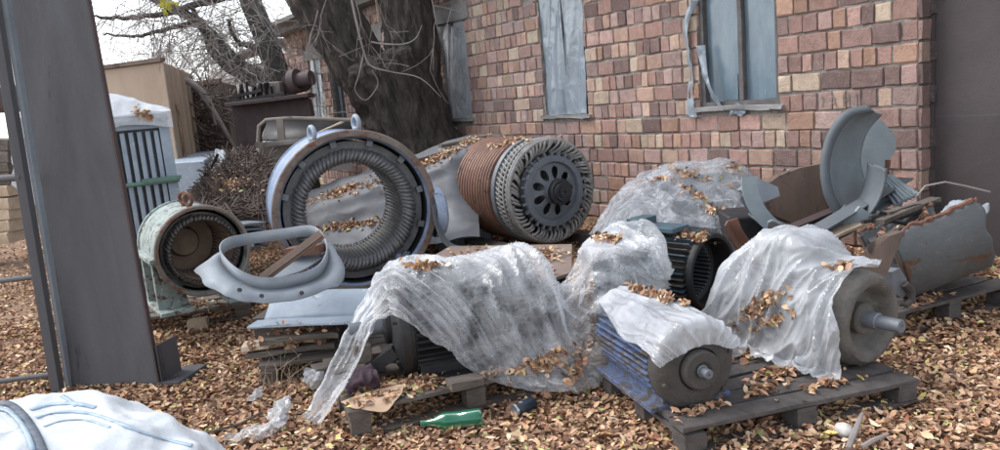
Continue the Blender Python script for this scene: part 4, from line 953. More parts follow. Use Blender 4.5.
P = cloth(P, [c_cyl(fo2-axs*.03, fo2+axs*.68, RS+.03), c_box(fo2+axs*.36+Z*(RS+.05), (.13, .14, .085), (xs_, axs, Z)), c_floor(.14)], pins=[(0, 65), (0, 20), (20, 65)], slack=1.04, steps=80, g=.0004, seed=6, rn=.015)
mb = MB(); mb.grid(folds(smooth_grid(P, 140, 140), .034, (1.2, 1.6), (9, -5), 4, 3)); fS = mb.build('film_sheet', f_milky, solid=.001, label='milky film sheet hanging over the grey motor beside its shaft', category='plastic sheet')

# ---- front left pallet
pA, A1, e1, a1 = pallet('broken grey pallet under the black motor by the green bottle', G(352, 440), 20, 1.25, .82, .14, 6, 3, m_wood, skip=(2,))
def mq(u, v, z): return A1+e1*u+a1*v+Z*z
RK = .262; ok = D(398, 322, 3.78); ok[2] = .14+RK
axk = nrm(right(13))
km, axk, xk, yk = motor('black_motor', 'black finned motor lying under the big clear film sheet', ok, axk, RK, .74, m_black, m_black, nf=40, fin=.035, hub=.1, sh=.045, shl=.22, feet=(.06, .5))
mb = MB(); mb.lathe(ok, axk, [(-.01, RK-.03), (-.01, RK+.01), (.035, RK+.012), (.04, RK-.03)], 56); mb.build('flange', m_black, km, ang=30)
mb = MB(); mb.beam(mq(.1, .32, .17), mq(.3, .25, .3), .05, .06); mb.build('strut', m_black, label='short black steel strut leaning against the black motor flange', category='strut')
# upright machine beneath the tall right part of the film
um = D(628, 300, 4.05); um[2] = 0
ur = thing('upright_motor', um, 'upright dark motor half hidden inside the tall clear film', 'electric motor')
mb = MB(); mb.lathe(um, Z, [(.0, .17), (.05, .19), (.08, .15), (.56, .15), (.58, .19), (.62, .2), (.64, .17), (.645, 0)], 40); mb.build('body', m_cast, ur, ang=35)
for k in range(26):
    t = 2*PI*k/26; dr = np.array([math.cos(t), math.sin(t), 0]); mb = MB(); mb.plank(um+dr*.16+Z*.09, um+dr*.16+Z*.55, .008, .04, up=dr); mb.build('cooling_fin', m_teal, ur)
mb = MB(); mb.lathe(um+Z*.645, Z, [(0, .06), (.05, .06), (.055, 0)], 24); mb.build('bearing_cap', m_cast, ur)
# board with leaves behind, on a black crate
cr = thing('crate', D(500, 262, 5.2), 'low dark crate topped by a leaf covered board before the rotor', 'crate')
cpts = [D(*q) for q in ((432, 262, 5.6), (463, 246, 6.2), (566, 250, 6.0), (560, 281, 4.9), (500, 296, 4.65), (425, 300, 4.7))]
ztop = .40
cpts = [np.array([q[0], q[1], ztop]) for q in [G(415, 266, ztop), G(450, 246, ztop), G(572, 244, ztop), G(572, 272, ztop), G(535, 284, ztop), G(425, 306, ztop)]]
mb = MB(); mb.add(cpts+[q-Z*.022 for q in cpts], [tuple(range(6))[::-1], tuple(range(6, 12))]+[(i, (i+1) % 6, 6+(i+1) % 6, 6+i) for i in range(6)]); bd = mb.build('top_board', mat('bleached_board', sr(134, 116, 106), sr(112, 98, 92), sc=5, rough=.9, bump=.4), cr, bevel=.003)
mb = MB(); c0 = sum(cpts)/6; ip = [c0+(q-c0)*.9 for q in cpts]
mb.add([q-Z*.024 for q in ip]+[q*np.array([1, 1, 0]) for q in ip], [(i, (i+1) % 6, 6+(i+1) % 6, 6+i) for i in range(6)]); mb.build('side', m_black, cr, solid=.015)

# ---- big clear film sheet
dz = 0
cols_ = [
 [(300, 416, 3.42), (306, 417, 3.40), (311, 417, 3.38), (316, 416, 3.37), (318, 414, 3.36), (320, 412, 3.36)],
 [(326, 366, 3.62), (332, 366, 3.58), (338, 368, 3.55), (344, 369, 3.52), (348, 369, 3.5), (352, 368, 3.5)],
 [(352, 314, 3.78), (356, 314, 3.73), (361, 316, 3.7), (366, 320, 3.66), (370, 322, 3.64), (374, 322, 3.62)],
 [(370, 284, 4.1), (372, 278, 3.95), (378, 280, 3.8), (381, 288, 3.7), (384, 294, 3.62), (385, 298, 3.58)],
 [(392, 270, 4.2), (396, 262, 4.0), (400, 268, 3.8), (404, 284, 3.64), (404, 300, 3.56), (402, 314, 3.52)],
 [(432, 272, 4.25), (436, 262, 4.02), (440, 270, 3.8), (444, 298, 3.62), (440, 326, 3.54), (434, 342, 3.52)],
 [(480, 280, 4.3), (484, 268, 4.05), (486, 280, 3.82), (486, 314, 3.62), (482, 352, 3.54), (478, 378, 3.5)],
 [(522, 296, 4.3), (524, 284, 4.1), (525, 298, 3.84), (526, 330, 3.64), (526, 366, 3.54), (524, 392, 3.48)],
 [(552, 312, 4.3), (556, 300, 4.12), (558, 318, 3.86), (560, 344, 3.66), (562, 372, 3.54), (566, 392, 3.46)],
 [(580, 270, 4.3), (586, 252, 4.18), (588, 280, 3.92), (590, 320, 3.72), (594, 356, 3.58), (600, 382, 3.5)],
 [(612, 240, 4.34), (618, 222, 4.24), (622, 238, 3.98), (624, 280, 3.84), (622, 320, 3.74), (616, 356, 3.66)],
 [(646, 238, 4.36), (648, 224, 4.26), (648, 240, 4.04), (650, 262, 3.94), (648, 284, 3.88), (640, 308, 3.82)],
 [(664, 256, 4.3), (668, 246, 4.24), (668, 256, 4.14), (666, 266, 4.06), (664, 274, 4.0), (660, 284, 3.96)]]
C = arr(cols_); P = smooth_grid(C, 132, 64)
U_ = um+Z*.6
P = cloth(P, [c_cyl(ok-axk*.02, ok+axk*.77, RK+.035), c_cyl(um, um+Z*.655, .2), c_floor(.03)], pins=[(0, 0), (0, 63), (6, 5), (6, 58), (12, 5), (12, 58), (18, 5), (18, 58), (24, 5), (24, 56), (11*2, 30), (33, 12), (110, 12), (120, 12), (44, 12), (88, 63), (60, 63), (99, 12), (99, 26), (99, 40), (110, 26), (110, 40)], slack=1.01, steps=90, g=.0004, seed=8, rn=.02)
mb = MB(); mb.grid(folds(smooth_grid(P, 240, 110), .042, (5, 1.), (20, -8), 2, 2.6, fade=np.clip((np.linspace(0, 1, 240)-.12)/.25, .2, 1))); fA = mb.build('film_sheet', f_clear, solid=.001, label='long clear film sheet trailing from the black motor down to the leaves', category='plastic sheet')

# ================================================================ OPEN-ENDED FINNED MOTOR (middle right)
Ro = .235; om = G(712, 272, .16+Ro); axo = nrm(away(40)); xo = nrm(np.cross(axo, Z)); yo = np.cross(xo, axo)
orr = thing('hollow_motor', (om[0], om[1], .0), 'hollow teal and black finned motor case with its round end open', 'motor case')
mb = MB(); mb.lathe(om, axo, [(0, Ro-.035), (-.012, Ro-.03), (-.012, Ro-.008), (0, Ro), (.02, Ro), (.025, Ro-.02), (.55, Ro-.02), (.56, Ro-.04)], 72); mb.build('case', m_black, orr, ang=40)
mb = MB(); mb.lathe(om, axo, [(0, Ro-.035), (.12, Ro-.037), (.13, Ro-.06), (.5, Ro-.06), (.5, 0)], 72); mb.build('liner', m_black, orr, ang=40)
for k in range(44):
    t = 2*PI*k/44; dr = xo*math.cos(t)+yo*math.sin(t); mb = MB(); mb.plank(om+axo*.03+dr*(Ro), om+axo*.55+dr*(Ro), .007, .045, up=dr, wob=.001); mb.build('cooling_fin', m_teal if k % 3 == 0 else m_cast, orr)
for k in range(40):
    t = 2*PI*k/40; dr = xo*math.cos(t)+yo*math.sin(t); mb = MB(); mb.plank(om+axo*.13+dr*(Ro-.066), om+axo*.48+dr*(Ro-.066), .012, .014, up=dr, wob=.001, n=4); mb.build('core_tooth', m_steel, orr)
mb = MB(); mb.box(om+axo*.28-xo*.1+Z*(Ro+.03), (.16, .3, .03), (xo, axo, Z)); mb.box(om+axo*.42-xo*.1+Z*(Ro+.06), (.17, .1, .05), (xo, axo, Z)); mb.build('terminal_plate', m_teal, orr, bevel=.004)
mb = MB(); mb.box(om+axo*.28-Z*(Ro+.07), (.5, .5, .18), (xo, axo, Z)); mb.build('timber_block', m_woodd, label='dark timber block under the hollow motor case', category='timber', bevel=.01)

# ================================================================ FILM-WRAPPED HEAP AT THE WALL
hp = [[(590, 236, 6.7), (610, 214, 7.0), (640, 190, 7.3), (690, 176, 7.3), (740, 176, 7.1), (760, 200, 6.8)],
      [(592, 234, 6.5), (614, 200, 6.75), (645, 176, 6.9), (690, 164, 6.95), (738, 163, 6.8), (760, 190, 6.6)],
      [(596, 232, 6.2), (618, 196, 6.4), (655, 172, 6.5), (694, 168, 6.5), (736, 170, 6.4), (760, 205, 6.2)],
      [(600, 232, 6.0), (622, 206, 6.1), (660, 186, 6.1), (700, 186, 6.1), (740, 194, 6.0), (762, 222, 5.9)],
      [(604, 238, 5.8), (630, 222, 5.75), (664, 212, 5.7), (700, 214, 5.7), (738, 222, 5.6), (764, 246, 5.6)],
      [(610, 262, 5.6), (640, 256, 5.4), (670, 254, 5.3), (704, 256, 5.3), (740, 262, 5.3), (766, 272, 5.4)]]
P = smooth_grid(arr(hp), 110, 110)
hb = thing('wrapped_load', P[:, :].reshape(-1, 3).mean(0)*np.array([1, 1, 0]), 'bulky load wrapped in crinkled grey film against the brick wall', 'wrapped load')
def crush(P, amp, sc, seed):
    du = np.gradient(P, axis=0); dv = np.gradient(P, axis=1); N = np.cross(du, dv); N /= np.linalg.norm(N, axis=2)[..., None]+1e-9
    out = P.copy()
    for i in range(P.shape[0]):
        for j in range(P.shape[1]):
            q = Vector(P[i, j])*sc; q = q+noise.noise_vector(q*.6)*.9; d, _ = noise.voronoi(q, distance_metric='DISTANCE')
            out[i, j] += N[i, j]*(min(d[1]-d[0], .5)*amp*1.2-amp*.3+amp*.5*noise.noise(q*2.1+Vector((seed, 0, 0))))
    return out
mb = MB(); mb.grid(crush(P, -.085, 3.0, 2)); hf = mb.build('film_wrap', f_heap, hb, ang=60)
mb = MB(); mb.grid(smooth_grid(arr([[(x, y+7, d_) for x, y, d_ in r_] for r_ in hp]), 30, 30)-np.array([0, -.05, .04])); mb.build('load', m_shell_d, hb)

# ================================================================ RIGHT HAND SCRAP PILE
def shell(mb, o, ax, ref, R, L, a0, a1, n=60, m=14, taper=0, jag=0, seed=0, jag_end=0):
    """part of a cylinder wall; torn edges where jag > 0"""
    ax = nrm(ax); u = nrm(np.asarray(ref, float)-ax*(np.asarray(ref, float)@ax)); v = np.cross(ax, u); Pp = []
    for i in range(n+1):
        row = []
        for j in range(m+1):
            t = j/m; e0 = jag*noise.noise(Vector((t*6, seed, 0))); e1 = jag*noise.noise(Vector((t*6, seed+9, 0)))
            a = (a0+e0)+((a1+e1)-(a0+e0))*i/n; tt = L*t*(1+jag_end*noise.noise(Vector((i*.2, seed+4, 0)))*(t > .5)); r_ = R*(1+taper*t)
            row.append(o+ax*tt+(u*math.cos(a)+v*math.sin(a))*r_)
        Pp.append(row)
    mb.grid(np.array(Pp))
rad_ = math.radians
# (a) standing casing leaning on the wall
so_ = D(893, 168, 5.55); axc = nrm(np.array([-.55, .83, .1])*-1)*-1
vw = nrm(D(870, 165, 5.5)-CAM)
axc = nrm(right(38)*1+Z*.05)      # axis of the casing runs to the right along the picture
cs = thing('casing_half', so_*np.array([1, 1, 0])+Z*.2, 'tall broken grey casing half standing on end against the brick corner', 'casing')
near = [(874, 111), (852, 117), (836, 138), (829, 165), (833, 192), (846, 216)]
far = [(882, 114), (868, 130), (861, 150), (861, 168), (868, 186), (884, 202)]
mid = [((a_[0]*.55+b_[0]*.45)-2, (a_[1]*.55+b_[1]*.45)) for a_, b_ in zip(near, far)]
Pc = smooth_grid([[D(*q, d_) for q in r_] for r_, d_ in ((near, 5.25), (mid, 5.55), (far, 5.72))], 16, 50)
mb = MB(); mb.grid(Pc); mb.build('outer_shell', m_shell, cs, solid=.014, ang=60)
outr = [(866, 106), (844, 112), (828, 134), (821, 165), (825, 196), (838, 221)]
Pr = smooth_grid([[D(*q, 5.26) for q in outr], [D((a_[0]+b_[0])/2, (a_[1]+b_[1])/2, 5.235) for a_, b_ in zip(outr, near)], [D(*q, 5.25) for q in near]], 8, 50)
mb = MB(); mb.grid(Pr); mb.build('rim', m_shell_d, cs, solid=.02, ang=60)
mb = MB(); pts = [(862, 190), (857, 160), (862, 130), (872, 115), (884, 122), (896, 138), (896, 150), (886, 165), (892, 172), (880, 178), (872, 186)]
poly_prism(mb, pts, 5.75, .02); mb.build('inner_plate', m_shell, cs, ang=30)
mb = MB(); mb.tube([D(*q, 5.5) for q in ((888, 160), (887, 172), (893, 184), (903, 191))], [.02, .018, .018, .015], 6); mb.build('bent_bar', m_rust, label='rusty bent bar hooked beside the standing grey casing', category='bar')
# (d) big trough, open upwards, rim toward the camera
tc = D(814, 176, 4.95); axt = nrm(away(-6)+Z*.03)
tr = thing('casing_trough', tc*np.array([1, 1, 0]), 'large grey curved casing lying open side up like a trough', 'casing')
mb = MB(); shell(mb, tc, axt, -Z, .46, .3, rad_(-92), rad_(52), jag=.05, seed=5); mb.build('outer_shell', m_shell_d, tr, solid=.016, ang=50)
mb = MB(); mb.lathe(tc, axt, [(-.01, .37), (-.01, .47), (.02, .47), (.02, .37)], 60, a0=rad_(176), a1=rad_(322), closed=True, ref=Z); mb.build('rim', m_shell, tr, ang=40)
mb = MB(); mb.lathe(tc, axt, [(.22, .38), (.22, .46), (.24, .46), (.24, .38)], 60, a0=rad_(200), a1=rad_(318), closed=True, ref=Z); mb.build('inner_rib', m_shell_d, tr, ang=40)
# (b) rusty plates
for pts, d_, lb in (([(765, 186), (779, 176), (800, 168), (826, 163), (836, 170), (846, 215), (800, 226), (770, 214)], 5.75, 'broad rust stained plate leaning in the grey trough'),
                    ([(744, 190), (758, 178), (778, 187), (780, 196), (762, 203)], 5.45, 'small pale square plate tipped on the trough edge')):
    mb = MB(); poly_prism(mb, pts, d_, .025); mb.build('steel_plate', m_rustplate if d_ > 5.6 else m_duct, label=lb, category='plate', ang=30)
# (c) I-beams
def ibeam(name, p, q, w, h, mt, **t):
    p = np.asarray(p); q = np.asarray(q); d = nrm(q-p); x = nrm(np.cross(d, Z)); u = np.cross(x, d); mb = MB()
    sec = [(-w/2, -h/2), (w/2, -h/2), (w/2, -h/2+.012), (.006, -h/2+.012), (.006, h/2-.012), (w/2, h/2-.012), (w/2, h/2), (-w/2, h/2), (-w/2, h/2-.012), (-.006, h/2-.012), (-.006, -h/2+.012), (-w/2, -h/2+.012)]
    mb.sweep([p, q], sec); return mb.build(name, mt, bevel=.002, **t)
ibeam('steel_beam', D(806, 243, 4.7), D(905, 184, 5.4), .13, .1, m_shell_d, label='grey I-beam laid slantwise across the trough towards the standing casing', category='beam')
ibeam('steel_beam', D(785, 236, 5.0), D(842, 212, 5.5), .09, .1, m_brown, label='short dark brown beam behind the slanted grey I-beam', category='beam')
mb = MB(); mb.plank(D(822, 238, 4.75), D(880, 212, 5.1), .14, .02); mb.build('plank', m_wood2, label='pinkish worn board lying along the slanted beam', category='plank')
mb = MB()
for k in range(6): mb.plank(D(872+k*4, 170+k*1.5, 5.55-.03*k), D(897+k*4, 205-k*2, 5.1-.02*k), .035, .02)
mb.build('slatted_panel', m_shell, label='ribbed grey panel leaning below the standing casing', category='panel')
# (e) rusty curved angle, (f) upright strip
mb = MB(); mb.sweep(list(smooth_grid(np.array([[D(*q, 4.6)]*2 for q in ((730, 222), (736, 236), (746, 250), (760, 263))]), 16, 2)[:, 0]), [(-.05, -.03), (.05, -.03), (.05, -.018), (-.038, -.018), (-.038, .04), (-.05, .04)], up=nrm((.8, -.5, .5))); mb.build('curved_angle', m_rust, label='rust brown curved angle iron standing left of the upright strip', category='angle iron', ang=30)
mb = MB(); P = smooth_grid([[D(768, 222, 4.3), D(773, 220, 4.3), D(780, 224, 4.32)], [D(767, 240, 4.5), D(773, 240, 4.49), D(781, 240, 4.5)], [D(766, 272, 4.45), D(770, 273, 4.44), D(775, 272, 4.45)]], 14, 6); mb.grid(P); mb.build('sheet_strip', m_duct, solid=.008, label='upright pale grey sheet metal strip between curved angle and trough', category='metal strip')
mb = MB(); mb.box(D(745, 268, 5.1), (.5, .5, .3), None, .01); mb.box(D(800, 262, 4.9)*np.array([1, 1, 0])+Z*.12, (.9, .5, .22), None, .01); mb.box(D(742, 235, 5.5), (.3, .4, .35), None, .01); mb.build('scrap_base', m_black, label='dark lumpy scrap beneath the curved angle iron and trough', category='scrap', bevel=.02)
# (g) half casing on the right with torn rusty rim
pD, A3, e3, a3 = pallet('half hidden grey pallet under the torn casing at the right', G(893, 340), 22, 1.0, .95, .15, 7, 3, m_woodd)
m_torn = mat('torn_casing_paint', sr(92, 97, 100), sr(74, 78, 82), rust=sr(104, 76, 60), amt=.58, sc=3, rough=.6, bump=.4, dust=sr(116, 114, 110), damt=.58)
hc = thing('torn_casing', G(925, 290, .15), 'big grey half casing with torn rusty rim, filled with leaves, on the right pallet', 'casing')
hR = .37; axh = nrm((.92, -.16, .36)); p0 = D(876, 240, 4.35); Lh = .46
mb = MB(); shell(mb, p0, axh, -Z, hR, Lh, rad_(-106), rad_(84), n=56, m=40, jag=.16, seed=12, jag_end=.12)
V_ = np.array(mb.v); mb.build('shell', m_torn, hc, solid=.02, ang=60)
g_ = V_.reshape(57, 41, 3)
for row in (g_[0], g_[-1]):
    mb = MB(); mb.tube([p+Z*.006+rng.normal(0, .003, 3) for p in row], [.014+rng.uniform(-.004, .004) for _ in row], 6); mb.build('torn_edge', m_rust, hc)
mb = MB(); ins = [p0+axh*(-.012)+(p-p0)*.995 for p in g_[:, 0]]
mb.grid(np.array([[q, q+(p0-q)*.07] for q in ins])); mb.build('end_ring', m_rustplate, hc, solid=.014)
sd_ = np.cross(axh, Z); sd_ = nrm(sd_); up_ = np.cross(sd_, axh)
mb = MB(); mb.grid(np.array([[p0+axh*(Lh*(.03+.9*j/12))+sd_*((i-5)/5)*hR*.93+up_*(-.085+.05*noise.noise(Vector((i*.5, j*.5, 0)))) for j in range(13)] for i in range(11)])); fill = mb.build('debris_fill', m_woodd, hc)
q0 = p0+axh*Lh*.93
mb = MB(); C = [[q0+axh*a_+sd_*b_*.13+Z*(.03+.03*math.sin(a_*20+b_*2)) for a_ in (-.1, 0, .1)] for b_ in (.3, 1.2, 2.2)]
mb.grid(crinkle(smooth_grid(C, 24, 24), .03, 9)); mb.build('crumpled_flap', m_duct, hc, solid=.008)
mb = MB()
for pts in ([(870, 218), (890, 214), (915, 206), (940, 203)], [(878, 212), (900, 218), (925, 210), (950, 206)], [(862, 222), (880, 219), (905, 224), (920, 214)]):
    mb.tube([D(x, y, 4.25+.006*(x-860)) for x, y in pts], .012, 6)
mb.build('old_cables', m_wire, label='black cables lying in the mouth of the torn casing', category='cables')
mb = MB(); mb.tube([D(x, y, 4.6) for x, y in ((917, 196), (925, 186), (945, 182), (965, 186), (990, 192))], .006, 5); mb.build('loose_wire', m_twig, label='thin pale wire arching above the torn casing', category='wire')
mb = MB(); mb.plank(D(878, 222, 4.3), D(936, 199, 4.8), .07, .03); mb.plank(D(885, 213, 4.4), D(925, 203, 4.8), .05, .02); mb.build('sticks', m_wood, label='weathered sticks resting in the torn casing', category='sticks')
mb = MB(); cp = [(868, 264), (878, 246), (890, 236), (905, 231), (898, 248), (888, 272), (878, 284)]; poly_prism(mb, cp, 3.9, .02); mb.build('torn_tongue', m_rustplate, hc, ang=30)
bk = thing('bracket', D(903, 285, 3.95), 'small cast hook bracket hanging below the torn casing end', 'bracket')
mb = MB(); poly_prism(mb, [(892, 272), (900, 268), (906, 278), (910, 292), (902, 298), (893, 292)], 3.95, .04); mb.build('plate', m_steel, bk)
mb = MB(); mb.tube([D(*q, 3.93) for q in ((905, 284), (911, 290), (912, 300), (906, 305), (899, 303))], [.022, .022, .02, .018, .016], 8); mb.build('hook', m_cast, bk)
def stone(pos, r_, label, mt=m_stone, name='stone', cat='stone', sq=(1, .8, .7), seed=0):
    mb = MB(); prof = [(math.cos(PI*k/14)*-1, math.sin(PI*k/14)) for k in range(15)]
    mb.lathe((0, 0, 0), (1, .3, .1), [(t*r_, max(q, .001)*r_) for t, q in prof], 22); mb.rough(r_*.22, 1.1/r_)
    mb.v = [tuple(np.array(pos)+np.array(v)*np.array(sq)) for v in mb.v]; return mb.build(name, mt, ang=80, label=label, category=cat)
stone(G(942, 268, .19), .055, 'white stone on the pallet edge below the torn casing')
stone(G(931, 300, .09)+np.array([0, .0, 0]), .045, 'flat white stone inside the right pallet gap', sq=(1.3, .9, .55))
stone(G(844, 431, .03), .038, 'round white stone on the leaves before the front pallet', sq=(1, 1, .95))
stone(D(848, 262, 3.15)*1., .05, 'whitish lump of stone holding down film on the grey motor', sq=(1.1, .9, .6)) if False else None
mb = MB(); mb.tube([G(848, 449, .02), G(853, 436, .03), G(858, 424, .05), G(862, 414, .05)], [.012, .014, .011, .008], 7); mb.build('stick', m_twig, label='thick pale stick beside the round white stone', category='stick')
mb = MB(); mb.tube([G(862, 447, .02), G(874, 440, .03), G(888, 434, .03)], [.01, .01, .006], 6); mb.build('stick', m_twig, label='thin pale stick lying flat on leaves by the frame bottom', category='stick')

# ================================================================ LEFT SCRAP STACK
pC, A4, e4, a4 = pallet('slumped pallet at the left under the stacked pale covers', G(262, 386), 10, .85, .7, .12, 6, 3, m_wood)
for k, (y0, y1, x0, x1, z_) in enumerate(((353, 343, 248, 336, .16), (346, 336, 243, 325, .20), (340, 332, 262, 340, .24))):
    mb = MB(); mb.plank(G(x0, y0, z_), G(x1, y1, z_), .13, .03, n=10, wob=.004); mb.build('plank', m_wood if k != 1 else m_wood2, label=('grey lowest', 'pale middle', 'grey upper')[k]+' plank in the pile beneath the pale blue cover', category='plank', group='planks under the pale covers', bevel=.003)
cv = thing('curved_cover', G(310, 328, .3), 'pale blue curved metal cover lying under the oval duct ring', 'cover')
c0 = G(262, 322, .32); c1 = G(372, 316, .32); axv = nrm(c1-c0); bk_ = np.cross(Z, axv)
mb = MB(); Pp = [[c0+axv*(np.linalg.norm(c1-c0)*t)+bk_*(.02+.34*u)+Z*(.11*math.sin(PI*min(u*.75+.02, 1))-.03*abs(t-.5)) for u in np.linspace(0, 1, 14)] for t in np.linspace(0, 1, 20)]
mb.grid(np.array(Pp)); mb.build('curved_sheet', m_pale, cv, solid=.006)
mb = MB(); mb.plank(c0-bk_*.05-axv*.04, c1-bk_*.05, .14, .012, wob=.002); mb.build('flange', m_pale, cv)
mb = MB(); mb.box(G(300, 330, .2)+np.array([0, .25, 0]), (.6, .4, .16), (axv, bk_, Z), .01); mb.build('filler_block', m_woodd, label='dark timber block under the curved pale cover', category='timber')
# oval duct ring
dr = thing('duct_ring', G(285, 300, .45), 'pale grey oval sheet metal duct ring with wide flange resting on the covers', 'duct')
inn = [(222, 262, 3.95), (228, 250, 4.15), (250, 244, 4.4), (285, 239, 4.5), (312, 236, 4.5), (325, 246, 4.4), (328, 262, 4.25), (318, 278, 4.1), (292, 287, 3.95), (262, 289, 3.82), (238, 280, 3.8)]
Pi = np.array([D(*q) for q in inn]); k = len(Pi)
def closed_cr(A, n):
    out = []
    for q in range(n):
        t = q/n*len(A); i = int(t); f = t-i; p = [A[(i+d) % len(A)] for d in (-1, 0, 1, 2)]
        out.append(.5*((2*p[1])+(-p[0]+p[2])*f+(2*p[0]-5*p[1]+4*p[2]-p[3])*f*f+(-p[0]+3*p[1]-3*p[2]+p[3])*f**3))
    return np.array(out)
L_ = closed_cr(Pi, 90); cen = L_.mean(0)
mb = MB(); hband = [.07+.03*math.sin(i/90*2*PI) for i in range(90)]
mb.grid(np.array([[p, p+Z*-.0+Z*(.065)*1] for p in L_]), cu=True); mb.build('band', m_duct, dr, solid=.007, ang=60)
fl = []
for i, p in enumerate(L_):
    out = p-cen; out[2] = 0; out = nrm(out); front = max(0, min(1, (-(p-cen)[1]+.14)/.3)); w_ = .012+.12*front*(1+.25*noise.noise(Vector((i*.25, 0, 0))))
    if p[0] > cen[0]+.2: w_ += .05*(1-abs(p[1]-cen[1]-.0))
    fl.append([p+out*.001, p+out*w_*.5-Z*.008*front, p+out*w_-Z*.04*front])
mb = MB(); mb.grid(np.array(fl), cu=True); mb.build('flange', m_duct, dr, solid=.006, ang=60)
for q in ((262, 296, 3.72), (302, 293, 3.86), (240, 290, 3.7)):
    mb = MB(); p = D(*q); mb.tube([p, p+np.array([0, -.012, .004])], .011, 8); mb.build('bolt', m_black, dr)
mb = MB(); mb.grid(smooth_grid([[D(266, 281, 4.0), D(300, 272, 4.2), D(322, 258, 4.3)], [D(270, 276, 4.1), D(298, 262, 4.3), D(320, 250, 4.4)], [D(280, 270, 4.2), D(300, 254, 4.4), D(318, 244, 4.5)]], 12, 12)); mb.build('inner_sheet', m_duct, dr, solid=.006)
mb = MB(); mb.beam(D(262, 279, 3.95), D(322, 234, 4.1), .055, .012, up=nrm((.2, -.8, .5))); mb.beam(D(262, 281, 3.94), D(322, 236, 4.09), .012, .04, up=nrm((.2, -.8, .5))); mb.build('angle_iron', m_rustplate, label='rusty angle iron laid slantwise through the oval duct ring', category='angle iron')
mb = MB(); mb.beam(D(288, 252, 4.35), D(322, 248, 4.3), .09, .05); mb.build('steel_offcut', m_rust, label='rust red offcut behind the slanting angle iron', category='offcut')
for k, (x, y, d_, sx, sy) in enumerate(((245, 238, 6.2, .35, .2), (300, 320, 5.0, .5, .25), (470, 244, 6.3, .3, .3))):
    pass
# finned black part between the stators
mb = MB()
for k in range(6): mb.plank(D(226+k*1.5, 226+k*4.5, 5.9), D(258, 222+k*4.5, 6.1), .25, .018)
mb.build('finned_scrap', m_steel, label='stack of thin grey steel fins between the small and large stators', category='scrap')
# low pallet below the small stator
pE, A5, e5, a5 = pallet('weathered pallet carrying the small green and white stator', G(118, 338), 14, .95, 1.0, .12, 6, 2, m_wood)
mb = MB(); mb.box(G(196, 326, .04)+np.array([0, .05, 0]), (.14, .12, .08), (e5, a5, Z), .004); mb.build('wood_chock', m_wood2, label='pale wood chock in front of the small stator pallet', category='timber', bevel=.004)

# curved steel strip and black junk between big stator and rotor
mb = MB(); mb.sweep(list(smooth_grid(np.array([[D(*q, 6.15)]*2 for q in ((434, 205), (437, 222), (442, 236), (452, 247), (468, 251))]), 16, 2)[:, 0]), [(-.05, -.005), (.05, -.005), (.05, .005), (-.05, .005)], up=nrm((1, -.3, .6))); mb.build('curved_strip', m_steel, label='curved dark steel strip between the large stator and the rotor', category='metal strip', ang=30)
mb = MB(); mb.box(G(470, 236, .1), (.5, .3, .16), None, .02); mb.box(G(448, 240, .1), (.2, .2, .24), None, .02); mb.build('dark_scrap', m_steel, label='dark bits of scrap at the foot of the rotor', category='scrap', bevel=.02)

# ================================================================ TARPED BOX BEHIND THE BIG STATOR
tp = [[(296, 196, 8.8), (330, 182, 9.0), (372, 166, 9.2), (410, 156, 9.3), (450, 140, 9.5), (485, 134, 9.6), (505, 134, 9.6)],
      [(294, 206, 8.3), (330, 192, 8.3), (372, 178, 8.3), (410, 168, 8.4), (446, 152, 8.5), (470, 142, 8.5), (490, 140, 8.5)],
      [(296, 214, 8.0), (330, 200, 7.9), (372, 186, 7.9), (408, 176, 7.9), (440, 162, 7.9), (456, 150, 7.9), (476, 150, 7.9)],
      [(298, 224, 7.85), (332, 214, 7.75), (372, 204, 7.75), (408, 194, 7.75), (438, 182, 7.75), (455, 175, 7.75), (476, 175, 7.8)],
      [(300, 240, 7.6), (332, 236, 7.5), (372, 230, 7.5), (408, 224, 7.5), (440, 214, 7.5), (458, 206, 7.5), (478, 206, 7.6)],
      [(300, 262, 6.9), (332, 258, 6.8), (372, 252, 6.8), (408, 248, 6.8), (442, 244, 6.8), (462, 238, 6.9), (480, 236, 7.0)]]
P = smooth_grid(arr(tp), 90, 110); mb = MB(); mb.grid(crinkle(P, .03, 1.7, 5)); tarp = mb.build('tarp', m_tarp, ang=80, label='grey tarpaulin over a long load behind the large stator', category='tarpaulin')
mb = MB(); mb.plank(D(440, 146, 8.6), D(486, 137, 8.8), .12, .04); mb.plank(D(418, 160, 8.5), D(470, 144, 8.6), .1, .03); mb.build('boards', m_wood, label='grey boards weighing down the tarpaulin by the tree', category='boards')

# ================================================================ SMALL THINGS IN FRONT
bt = thing('glass_bottle', G(450, 424), 'green glass bottle lying on leaves before the black motor pallet', 'bottle')
b0 = G(482, 417, .042); b1 = G(419, 424, .03); ab = nrm(b1-b0); Lb = .30
mb = MB(); mb.lathe(b0, ab, [(.012, 0), (.012, .02), (.0, .034), (.008, .041), (.02, .0425), (.09, .0425), (.095, .040), (.15, .040), (.16, .0425), (.175, .042), (.2, .035), (.225, .022), (.25, .015), (.285, .0135)], 40); mb.build('body', m_bottle, bt, ang=50)
mb = MB(); mb.lathe(b0, ab, [(.270, .0135), (.270, .0165), (.292, .0165), (.294, 0)], 24); mb.build('cap', m_bottle, bt, ang=40)
cn = thing('drink_can', G(526, 410), 'dark and silver crushed drink can under the film edge', 'can')
c0 = G(514, 411, .033); c1 = G(541, 399, .034); ac = nrm(c1-c0)
mb = MB(); mb.lathe(c0, ac, [(.005, .027), (.012, .0325), (.115, .0325), (.128, .026), (.13, .0)], 30); mb.rough(.003, 25); mb.build('body', m_can, cn, ang=40)
mb = MB(); mb.lathe(c0, ac, [(.012, .0), (.008, .024), (.0, .026), (.0, .028), (.01, .031)], 30); mb.build('lid', m_alu, cn, ang=40)
